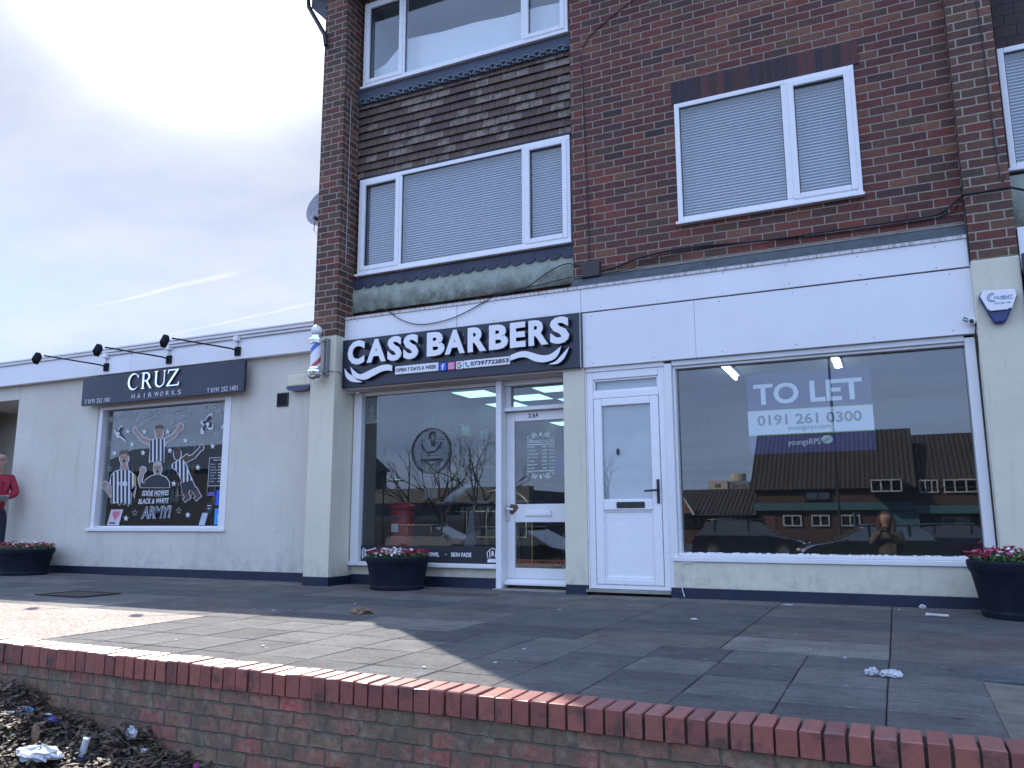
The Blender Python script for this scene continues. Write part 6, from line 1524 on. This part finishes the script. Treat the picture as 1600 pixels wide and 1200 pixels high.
m = MB(); m.box(-44, -20, -35.99, -35.9, -.9, 1.5); m.build('shopfront', M_win, o)
m = MB(); m.box(-31, -24.5, -35.29, -35.2, 1.0, 1.7); m.build('sign_board', M_black, o)
o = block('tall plain dark block far to the left across the road', -75, -46, -60, -48, 5.5, paint('dark_block', (.02,.022,.028), .8), name='brick_block')
roof(o, -75, -46, -60, -48, 5.5, 8.5, M_blackplastic)
for k in range(7): fwin(o, -73+3.8*k, -71+3.8*k, 3.0, 4.2, -47.99, 1)
o = block('terrace of brick houses to the right across the road', 17, 45, -62, -52, 4.8, M_oppbrick, name='brick_terrace')
roof(o, 17, 45, -62, -52, 4.8, 7.8, M_roof)
for k in range(6): fwin(o, 18.5+4.4*k, 20.5+4.4*k, 2.6, 3.9, -51.99, 1); fwin(o, 18.5+4.4*k, 20.5+4.4*k, -.2, 1.1, -51.99, 1)

# bare trees
M_bark = paint('bark', (.055,.045,.038), .9, var=.3)
def tree(lb, loc, h, seed, group='bare trees across the road'):
    random.seed(seed); o = thing('bare_tree', lb, 'tree', loc, 0, group); tr = MB(); br = MB()
    def grow_(p, d, L, r, lv):
        q = p+d*L; mid = p+d*L*.5+Vector((random.uniform(-1,1), random.uniform(-1,1), 0))*L*.06
        (tr if lv < 2 else br).tube([p, mid, q], [r, r*.8, r*.6], 6 if lv < 2 else 4, cap=False)
        if lv >= 6: return
        for k in range(2 if lv > 0 else 4):
            ax = Vector((random.gauss(0,1), random.gauss(0,1), random.gauss(0,.3))).normalized()
            nd = (Quaternion(ax, random.uniform(.3, .75)) @ d); nd = (nd+Vector((0,0,.12))).normalized()
            grow_(q if k else mid+(q-mid)*.9, nd, L*random.uniform(.66, .86), r*.6, lv+1)
    grow_(Vector((0, 0, 0)), Vector((0, 0, 1)), h*.24, h*.022, 0)
    a = tr.build('trunk', M_bark); a.parent = o; a = br.build('branches', M_bark); a.parent = o
tree('bare spreading tree nearest the barber shop reflection', (-13.6, -18.5, -.95), 5.6, 3)
tree('bare tree left of the others across the road', (-18.5, -24, -.95), 6.0, 4)
tree('bare tree behind the parked cars, right of the other two', (-9.6, -22, -.95), 5.2, 6)
tree('bare tree in front of the flat-roofed parade', (-24, -30, -.95), 6.6, 9)
def lamp_post(lb, loc, h, group='street lamps across the road'):
    o = thing('street_lamp', lb, 'street lamp', loc, 0, group)
    m = MB(); m.lathe([(.09,0), (.09,1.0), (.055,1.1), (.045,h)], n=12); a = m.build('post', M_darkmetal, smooth=True); a.parent = o
    m = MB(); m.tube([(0,0,h), (.3,0,h+.15), (.9,0,h+.2)], .035, 8); a = m.build('arm', M_darkmetal); a.parent = o
    m = MB(); m.box(.8, 1.35, -.12, .12, h+.12, h+.24); a = m.build('lantern', M_greymetal, bevel=.04); a.parent = o
lamp_post('tall dark street lamp in front of the clubhouse', (-1.95, -26, -.95), 8.5); lamp_post('street lamp beyond the trees at left', (-26.5, -31, -.95), 3.7)

# cars
M_tyre = paint('tyre_rubber', (.015,.015,.016), .8); M_rim = paint('wheel_rim', (.45,.46,.48), .25, .9); M_carglass = glassmat('car_glass', (.10,.11,.12), k=1.6, base=.22); M_tail = flat('tail_lamp', (.35,.01,.015), .2); M_head = flat('head_lamp', (.75,.78,.80), .1)
def car(lb, loc, rz, colr, kind='suv'):
    o = thing('parked_car', lb, 'van' if kind == 'van' else 'car', (0, 0, 0), 0, 'cars parked across the road')
    t = NT('car_paint'); mt = t.out(t.pbr(colr, .25, .3, None, **{'Coat Weight': 1.0, 'Coat Roughness': .03}))
    H = {'suv': 1.62, 'hatch': 1.45, 'van': 2.2}[kind]; L = {'suv': 4.5, 'hatch': 4.1, 'van': 5.2}[kind]; hw = .90; bl = .92 if kind != 'van' else 1.15
    a = L/2
    side = [(-a,.32), (-a+.02,.62), (-a+.10,bl-.02), (-a+.35,bl+.02), (.9,bl), (a-.35,bl-.14), (a-.06,bl-.28), (a,.5), (a-.02,.30)]
    m = MB(); n = len(side); V = []
    for y, k, dz in ((-hw,.985,0), (-hw*.86,1,0.03), (hw*.86,1,.03), (hw,.985,0)): V += [(x*k, y, z+(dz if z > .6 else 0)) for x, z in side]
    F = []
    for j in range(3):
        for i in range(n): F.append((j*n+i, j*n+(i+1) % n, (j+1)*n+(i+1) % n, (j+1)*n+i))
    F += [tuple(range(n)), tuple(range(4*n-1, 3*n-1, -1))]
    m.add(V, F); bo = m.build('body', mt, bevel=.05, seg=3, smooth=True); bo.parent = o
    if kind == 'van': top = [(-a+.05,bl), (-a+.12,H), (.9,H), (1.75,bl-.02)]
    elif kind == 'suv': top = [(-a+.15,bl), (-a+.62,H-.06), (-a+1.2,H), (.05,H), (.45,H-.08), (1.25,bl-.02)]
    else: top = [(-a+.15,bl), (-a+.60,H-.08), (-.6,H), (.05,H-.02), (1.15,bl-.02)]
    m = MB(); n = len(top); V = []
    for s in (-1, 1): V += [(x, s*(hw-.06-.16*(z-bl)/(H-bl)), z-.02) for x, z in top]
    F = [tuple(range(n-1, -1, -1)), tuple(range(n, 2*n))]+[(i, i+1, n+i+1, n+i) for i in range(n-1)]
    m.add(V, F); g = m.build('windows', M_carglass if kind != 'van' else mt, bevel=.03, seg=2); g.parent = o
    m = MB(); xs_ = [p[0] for p in top if p[1] > H-.1]; m.box(min(xs_)-.05, max(xs_)+.05, -hw+.22, hw-.22, H-.035, H+.012); rf = m.build('roof', mt, bevel=.02, smooth=True); rf.parent = o
    for x in (-a+.95, 0.05 if kind != 'van' else .95):
        for s in (-1, 1):
            m = MB(); m.obox(Matrix.Translation((x, s*(hw-.135), (bl+H)/2-.02)) @ Matrix.Rotation(s*-.0, 4, 'X'), .07, .03, H-bl-.03); pm = m.build('door_pillar', mt); pm.parent = o; pm.rotation_euler = (s*.0, 0, 0)
    for x in (-a+.85, a-.85):
        for s in (-1, 1):
            m = MB(); m.lathe([(.20,-.11), (.33,-.11), (.345,-.08), (.345,.08), (.33,.11), (.20,.11)], (0,0,0), 28, Matrix.Rotation(PI/2, 3, 'X')); m.v = [(v[0]+x, v[1]+s*(hw-.07), v[2]+.345) for v in m.v]; w_ = m.build('wheel', M_tyre, smooth=True); w_.parent = o
            m = MB(); m.lathe([(.02,-.0), (.20,.02), (.215,.04)], (0,0,0), 20, Matrix.Rotation(PI/2*(-s), 3, 'X')); m.v = [(v[0]+x, v[1]+s*(hw+.025), v[2]+.345) for v in m.v]; q = m.build('rim', M_rim, smooth=True); q.parent = w_
    for s in (-1, 1):
        m = MB(); m.box(a-.22, a-.04, s*.62-.16, s*.62+.16, .60, .70); q = m.build('headlight', M_head, bevel=.02); q.parent = o
        m = MB(); m.box(-a-.02, -a+.14, s*.70-.14, s*.70+.14, .68, .86); q = m.build('tail_light', M_tail, bevel=.02); q.parent = o
        m = MB(); m.ball((.75, s*(hw+.05), bl+.08), .09, 10, sx=.6, sy=1.1, sz=.7); q = m.build('door_mirror', mt, smooth=True); q.parent = o
    m = MB(); m.box(a-.03, a+.03, -.26, .26, .42, .53); q = m.build('number_plate', M_letter); q.parent = o
    o.location = loc; o.rotation_euler = (0, 0, rz); return o
car('black estate car parked broadside across the road, tail to the left', (-5.4, -27, -.95), R(4), (.010,.012,.02))
car('dark grey hatchback facing left with sun glinting on its windscreen', (-.9, -20.5, -.95), R(166), (.035,.04,.045), 'hatch')
car('dark blue hatchback behind the photographer in the reflection', (2.4, -25.5, -.95), R(8), (.02,.03,.06), 'hatch')
car('blue car parked beside the white van', (4.6, -23.5, -.95), R(-10), (.05,.10,.18), 'hatch')
car('white van with roof bars at the right of the car park', (7.3, -30, -.95), R(15), (.6,.6,.62), 'van')
car('black hatchback reflected in the barber window and door', (-9.0, -12.5, -.95), R(5), (.012,.013,.016), 'hatch')
car('silver car across the road in front of the flat-roofed parade', (-17.5, -22, -.95), R(-3), (.35,.36,.38), 'hatch')

# ------------------------------------------------------------------ light
EL, AZ = R(38.0), R(48.3)     # sun behind the building, to the left
sd = Vector((-math.sin(AZ)*math.cos(EL), math.cos(AZ)*math.cos(EL), math.sin(EL)))
sl = bpy.data.lights.new('sun', 'SUN'); sl.energy = SUN_E; sl.angle = R(.53); sl.color = (1., .93, .84)
so = bpy.data.objects.new('sun', sl); col.objects.link(so); so.rotation_euler = sd.to_track_quat('Z', 'Y').to_euler()
wd = bpy.data.worlds.new('World'); scn.world = wd; wd.use_nodes = True
t = NT.__new__(NT); t.t = wd.node_tree; t.t.nodes.clear()
sky = t.n('ShaderNodeTexSky', sky_type='NISHITA'); sky.sun_disc = False; sky.sun_elevation = EL; sky.sun_rotation = -AZ
sky.air_density = 1.0; sky.dust_density = 1.6; sky.ozone_density = 1.6; sky.altitude = 20
gn = t.n('ShaderNodeTexCoord').outputs['Generated']
s3 = t.n('ShaderNodeSeparateXYZ', {0: gn})
zz = t.math('MAXIMUM', t.math('ADD', s3.outputs[2], .06), .03)
pl_ = t.n('ShaderNodeCombineXYZ', {0: t.math('DIVIDE', s3.outputs[0], zz), 1: t.math('DIVIDE', s3.outputs[1], zz), 2: 0.}).outputs[0]
dotv = t.n('ShaderNodeVectorMath', {0: gn, 1: tuple(sd)}, operation='DOT_PRODUCT').outputs['Value']
dpos = t.math('MAXIMUM', dotv, 0.)
rot = t.n('ShaderNodeMapping', {'Vector': pl_, 'Rotation': (0, 0, R(35)), 'Scale': (.55, 1.5, 1.)}).outputs[0]
n1 = t.noise(rot, .9, 9, .62); n2 = t.noise(pl_, 2.1, 8, .6)
n4 = t.noise(t.n('ShaderNodeMapping', {'Vector': pl_, 'Location': (3.1, 1.7, 0), 'Rotation': (0, 0, R(20)), 'Scale': (.5, 1., 1.)}).outputs[0], 1.1, 5, .5)
cl1 = t.ramp(t.math('ADD', t.math('MULTIPLY', n1, .6), t.math('MULTIPLY', n2, .4)), [(.43, 0.), (.60, 1.)])
# veil of thin haze cloud, set dimmer towards the sun, brighter and bluer opposite
near = t.math('POWER', dpos, 3.0)
veil = t.mix(near, c4(VEIL_FAR), c4(VEIL_NEAR))
fac = t.math('ADD', .80, t.math('MULTIPLY', near, .14))
skyc = t.mix(1., sky.outputs[0], c4((3.4, 4.6, 8.)), 'DARKEN'); sky_ = t.mix(fac, skyc, veil)
cloudc = t.mix(near, c4(CLOUD_FAR), c4(CLOUD_NEAR))
c = t.mix(t.math('MULTIPLY', cl1, t.math('ADD', .25, t.math('MULTIPLY', near, .55))), t.mix(1., sky_, t.ramp(n4, [(.35, (.84, .85, .87)), (.62, (1.04, 1.04, 1.03))]), 'MULTIPLY'), cloudc)
# two old contrails
def pdir(px, py):
    d = _rt*((px-800)/FPX)-_up*((py-600)/FPX)+_f; d.normalize(); z = max(d.z+.06, .03); return Vector((d.x/z, d.y/z))
for (a_, b_, wdt, st_) in (((135,485), (365,425), .030, .55), ((215,535), (492,473), .014, .5)):
    A = pdir(*a_); B = pdir(*b_); ab = B-A; Lg = ab.length; u_ = ab/Lg; nn_ = Vector((-u_.y, u_.x))
    rel = t.n('ShaderNodeVectorMath', {0: pl_, 1: (A.x, A.y, 0)}, operation='SUBTRACT').outputs[0]
    al_ = t.math('DIVIDE', t.n('ShaderNodeVectorMath', {0: rel, 1: (u_.x, u_.y, 0)}, operation='DOT_PRODUCT').outputs['Value'], Lg)
    ac_ = t.n('ShaderNodeVectorMath', {0: rel, 1: (nn_.x, nn_.y, 0)}, operation='DOT_PRODUCT').outputs['Value']
    ac_ = t.math('ADD', ac_, t.math('MULTIPLY', t.math('SUBTRACT', t.noise(pl_, 1.6, 5), .5), wdt*3.5))
    wl = t.math('MULTIPLY', t.math('ADD', .35, al_), wdt*Lg)
    mk = t.math('MAXIMUM', t.math('SUBTRACT', 1., t.math('DIVIDE', t.math('ABSOLUTE', ac_), t.math('MAXIMUM', wl, .001))), 0.)
    e1 = t.n('ShaderNodeMapRange', {0: al_, 1: -.1, 2: .35, 3: 0., 4: 1.}).outputs[0]; e2 = t.n('ShaderNodeMapRange', {0: al_, 1: .9, 2: 1.1, 3: 1., 4: 0.}).outputs[0]
    mk = t.math('MULTIPLY', t.math('MULTIPLY', mk, t.math('MULTIPLY', e1, e2)), t.math('MULTIPLY', t.ramp(t.noise(pl_, 9., 6, .65), [(.3, .5), (.7, 1.)]), st_))
    c = t.mix(mk, c, c4((3.3, 3.3, 3.4)))
# bright aureole of the veiled sun
gl = t.math('ADD', t.math('MULTIPLY', t.math('POWER', dpos, 150.), GLOW[0]), t.math('ADD', t.math('MULTIPLY', t.math('POWER', dpos, 45.), GLOW[1]), t.math('MULTIPLY', t.math('POWER', dpos, 9.), .18)))
c = t.mix(1., c, t.n('ShaderNodeCombineXYZ', {0: gl, 1: gl, 2: gl}).outputs[0], 'ADD')
bg = t.n('ShaderNodeBackground', {0: c, 1: SKY_S}); wo = t.n('ShaderNodeOutputWorld'); t.t.links.new(bg.outputs[0], wo.inputs[0])
scn.view_settings.view_transform = 'Standard'; scn.view_settings.look = 'None'; scn.view_settings.exposure = EXPO; scn.view_settings.gamma = 1.0
scn.render.engine = 'CYCLES'; scn.cycles.max_bounces = 8; scn.cycles.transparent_max_bounces = 16; scn.cycles.use_denoising = True
scn.cycles.caustics_reflective = False; scn.cycles.caustics_refractive = False; scn.cycles.sample_clamp_indirect = 6
